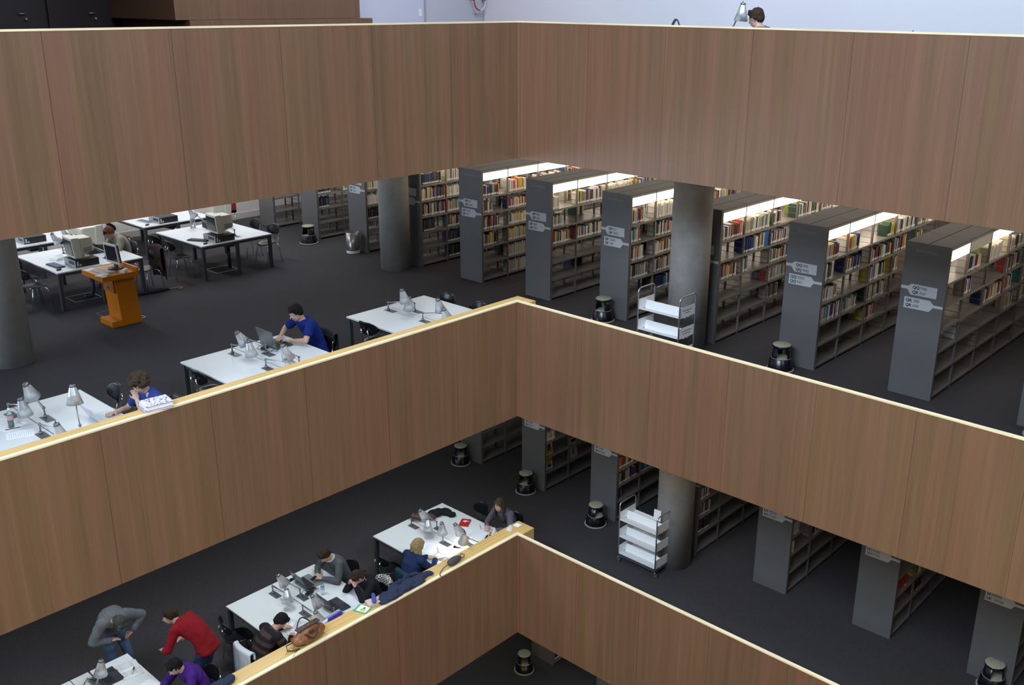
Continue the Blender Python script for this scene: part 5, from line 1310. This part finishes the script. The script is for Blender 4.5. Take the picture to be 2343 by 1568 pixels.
    inst(me.name, me, t)
    Q = MB().ell(H + Vector((0, 0, -.02)), (.125, .172, .10), R=frame(0))
    for hp, kn, an in lg: Q.cap(hp, kn, .094, .070).cap(kn, an + Vector((0, 0, .03)), .070, .058)
    q = remeshed(Q, 'trousers', .013, 3, .014, 11, seed + 5); q.materials.append(trousers or dark_cloth); inst('trousers', q, t)
    for hp, kn, an in lg:
        S_ = MB().ell(an + Vector((.055, 0, -.045)), (.135, .046, .042)).ell(an + Vector((-.02, 0, -.02)), (.055, .042, .055)).box(an.x - .07, an.x + .175, an.y - .04, an.y + .04, an.z - .088, an.z - .07)
        soft(S_, 'shoe', shoe_m, .010, t, smooth=2)
    if collar:
        pts = [nb + nd * .03 + frame(.95) @ Vector((.070 * math.cos(a), .070 * math.sin(a), .012 * math.cos(a))) for a in [2 * PI * i / 20 for i in range(20)]]
        MB().tube(pts, .013, 8, closed=True).build('collar', collar, t)
    # ---- hair
    K = MB(); rnd = random.Random(seed + 11); hm = hair_m
    K.ell(hd(-.026, 0, .036), (.100, .085, .092), R=HR_, seg=20, rings=14).ell(hd(-.058, 0, -.015), (.060, .072, .070), R=HR_)
    fine = .006
    if hair == 'short':
        for i in range(9): y = -.06 + .015 * i; K.cap(hd(.03, y, .105), hd(.082 - .03 * abs(y) / .06, y * 1.05, .058 + .01 * rnd.random()), .018, .010, 8)
        K.ell(hd(-.02, .078, .005), (.03, .012, .04), R=HR_).ell(hd(-.02, -.078, .005), (.03, .012, .04), R=HR_)
    elif hair == 'curly':
        fine = .012
        for i in range(150):
            a = rnd.uniform(0, 2 * PI); zz = rnd.uniform(-.55, 1); r = math.sqrt(max(0, 1 - zz * zz)); x = r * math.cos(a); y = r * math.sin(a)
            if x > .45 and zz < .35: continue
            K.ell(hd(-.018 + x * .118, y * .108, .028 + zz * .112), (rnd.uniform(.018, .030),) * 3, seg=8, rings=6)
    elif hair in ('bob', 'long', 'pony'):
        Lz = {'bob': -.13, 'long': -.30, 'pony': -.04}[hair]
        for i in range(34):
            a = rnd.uniform(.30 * PI, 1.70 * PI) if hair != 'pony' else rnd.uniform(.55 * PI, 1.45 * PI)
            p0 = hd(-.02 + .085 * math.cos(a), .078 * math.sin(a), .03); ln = Lz * rnd.uniform(.8, 1.08)
            # the strands fall with gravity, drawn towards the neck
            p1 = hd(-.02 + .094 * math.cos(a), .088 * math.sin(a), -.035); p2 = p1 + Vector((-.01, 0, 1)).normalized() * (ln + .035) + Vector((.02 * rnd.uniform(-1, 1), .02 * math.sin(a), 0))
            K.cap(p0, p1, .022, .021, 8).cap(p1, p2, .021, .012, 8)
        for i in range(9): y = -.06 + .015 * i; K.cap(hd(.02, y, .108), hd(.070 - .03 * abs(y) / .06, y * 1.2, .055), .016, .010, 8)
        if hair == 'pony': K.ell(hd(-.105, 0, .0), (.035, .04, .035)).cap(hd(-.11, 0, -.01), hd(-.14, 0, -.13), .026, .014)
    soft(K, 'hair', hm, .008, t, smooth=2, nz=.006, nf=26, fine=fine, seed=seed)
    return t
hair_black = mat('hair_black', (.012, .010, .010), .85, spec=.15, noise_amt=.3, noise_scale=60)
hair_brown = mat('hair_dark_brown', (.035, .022, .015), .85, spec=.15, noise_amt=.35, noise_scale=60)
hair_mid = mat('hair_brown', (.050, .035, .023), .85, spec=.15, noise_amt=.4, noise_scale=60)
hair_blond = mat('hair_blond', (.28, .20, .10), .85, spec=.15, noise_amt=.35, noise_scale=60)
hair_red = mat('hair_reddish', (.12, .05, .03), .85, spec=.15, noise_amt=.3, noise_scale=60)
C = cloth_mat
person('man in a blue T-shirt with black hair typing on a grey laptop', (-2.62, 1.66, F2), PI, (.37, .02, 1.185), neck=38, pitch=28, yaw=-12, lh=(.52, .07, .80), rh=(.50, -.22, .80), lhint=(.35, 1.2, -.6), rhint=(.3, -1, -.8),
       top=C('tshirt_blue', (.008, .022, .16), .15), sleeve=.6, trousers=denim, hair='short', hair_m=hair_black, skin_m=skin2, seed=1)
person('curly brown-haired reader in blue leaning the face on one hand', (-5.66, .78, F2), PI, (.17, .0, 1.12), neck=30, pitch=38, yaw=-10, lh=(.25, .05, .95), rh=(.44, -.17, .785), lhint=(1, .25, -1.2), rhint=(0, -.8, -1), hand_down=False,
       top=C('blouse_blue', (.025, .05, .22), .15), sleeve=.6, trousers=dark_cloth, hair='curly', hair_m=hair_mid, skin_m=skin2, seed=2)
w_ = MB().tube([Vector((-.0, 0, 0)) + Vector((.036 * math.cos(a), .036 * math.sin(a), 0)) for a in [2 * PI * i / 18 for i in range(18)]], .010, 8, closed=True).build('wristwatch', black_plastic, bpy.data.objects['person.001'], (.29, .075, .865), (0, -.7, 0))
person('reddish-haired reader in a cream jumper bent over the computer desk', (-1.97, 9.02, F2), PI, (.25, -.08, 1.07), neck=50, pitch=45, lh=(.40, .02, .79), rh=(.36, -.14, .86), top=C('jumper_cream', (.26, .24, .20), .1), trousers=denim, hair='short', hair_m=hair_red, skin_m=skin2, seed=3, puff=.01)
person('dark-haired person whose head shows above the top parapet', (1.12, -3.42, F1), PI / 2, (.20, 0, 1.135), neck=25, pitch=22, lh=(.42, .12, .79), rh=(.42, -.12, .79), top=C('top_grey', (.1, .1, .11)), hair='short', hair_m=hair_brown, skin_m=skin2, seed=4)
person('man in a grey jumper with white collar holding a phone', (-2.40, 1.66, F3), PI, (.35, -.03, 1.165), neck=48, pitch=48, lh=(.46, .04, .825), rh=(.44, -.14, .825), lhint=(-.2, 1.1, -.8), rhint=(-.2, -1, -.8),
       top=C('jumper_grey', (.085, .095, .098), .12), trousers=denim, hair='short', hair_m=hair_brown, skin_m=skin2, collar=mat('collar_white', (.7, .7, .74), .8), seed=5)
tag(MB().box(-.05, .05, -.022, .022, 0, .012).box(-.04, .01, -.018, .018, .012, .013, 1).build('mobile_phone', [mat('phone_blue', (.02, .02, .06), .3), screen_dark], None, (-2.96, 1.72, F3 + .828), (0, -.1, .5)), 'dark blue phone in the hands of the grey jumper man', 'phone')
person('reader in black with tied dark hair, head resting on both hands', (-2.40, .88, F3), PI, (.30, -.06, 1.055), neck=52, pitch=55, yaw=0, lh=(.385, .02, .955), rh=(.385, -.14, .955), lhint=(.4, .5, -1), rhint=(.4, -.5, -1), hand_down=False,
       top=C('top_black', (.010, .010, .013), .2), hair='pony', hair_m=hair_brown, skin_m=skin2, seed=6)
person('reader in brown and black striped jumper bent deep over papers', (-4.55, .88, F3), 0, (.37, -.06, 1.06), neck=62, pitch=58, yaw=-10, lh=(.50, .14, .79), rh=(.46, -.16, .79), top=C('stripe_black', (.012, .011, .014), .2), stripes=C('stripe_brown', (.055, .034, .028), .2),
       hair='short', hair_m=hair_black, seed=7, puff=.006, bulge=.07)
person('blonde reader in a navy jumper seen from behind', (-1.70, .86, F3), 0, (.22, .0, 1.13), neck=30, pitch=30, yaw=-15, lh=(.46, .06, .79), rh=(.50, -.10, .79), top=C('jumper_navy', (.014, .026, .075), .15), hair='bob', hair_m=hair_blond, skin_m=skin2, seed=8)
person('long-haired reader in a grey-violet top at the ledge corner', (.64, .78, F3), PI, (.22, -.06, 1.13), neck=30, pitch=25, yaw=15, lh=(.46, .10, .79), rh=(.46, -.14, .79), top=C('top_violet_grey', (.09, .08, .11), .2), hair='long', hair_m=hair_mid, seed=9)
person('standing person in grey hooded top and jeans bending over the desk', (-5.84, 2.62, F3), -PI / 2, (.42, -.08, 1.27), neck=82, pitch=75, hips=(-.08, 0, .96), lh=(.24, .17, .93), rh=(.24, -.17, .93), lhint=(-.1, 1, -.2), rhint=(-.1, -1, -.2), legs=(-.02,),
       top=C('hoodie_grey', (.12, .13, .15), .15), trousers=denim, hair='short', hair_m=mat('hair_greenish_grey', (.035, .042, .035), .8, noise_amt=.3), seed=10, puff=.02, bulge=.09)
person('standing person in a red top and jeans leaning forward', (-5.18, 1.30, F3), math.radians(118), (.47, 0, 1.345), neck=58, pitch=15, yaw=30, hips=(-.08, 0, .96), lh=(.52, .16, .86), rh=(.40, -.20, .90), legs=(-.02,),
       top=C('top_red', (.22, .008, .014), .12), trousers=C('jeans_dark', (.025, .04, .09), .2), hair='short', hair_m=hair_brown, skin_m=skin2, seed=12, puff=.012, bulge=.09)
person('seated reader in a purple top with dark hair, bottom of the picture', (-5.44, .92, F3), PI, (.33, -.06, 1.07), neck=45, pitch=40, lh=(.50, .12, .79), rh=(.48, -.16, .79), top=C('top_purple', (.055, .014, .17), .15), hair='short', hair_m=hair_black, skin_m=skin2, seed=13, puff=.008)
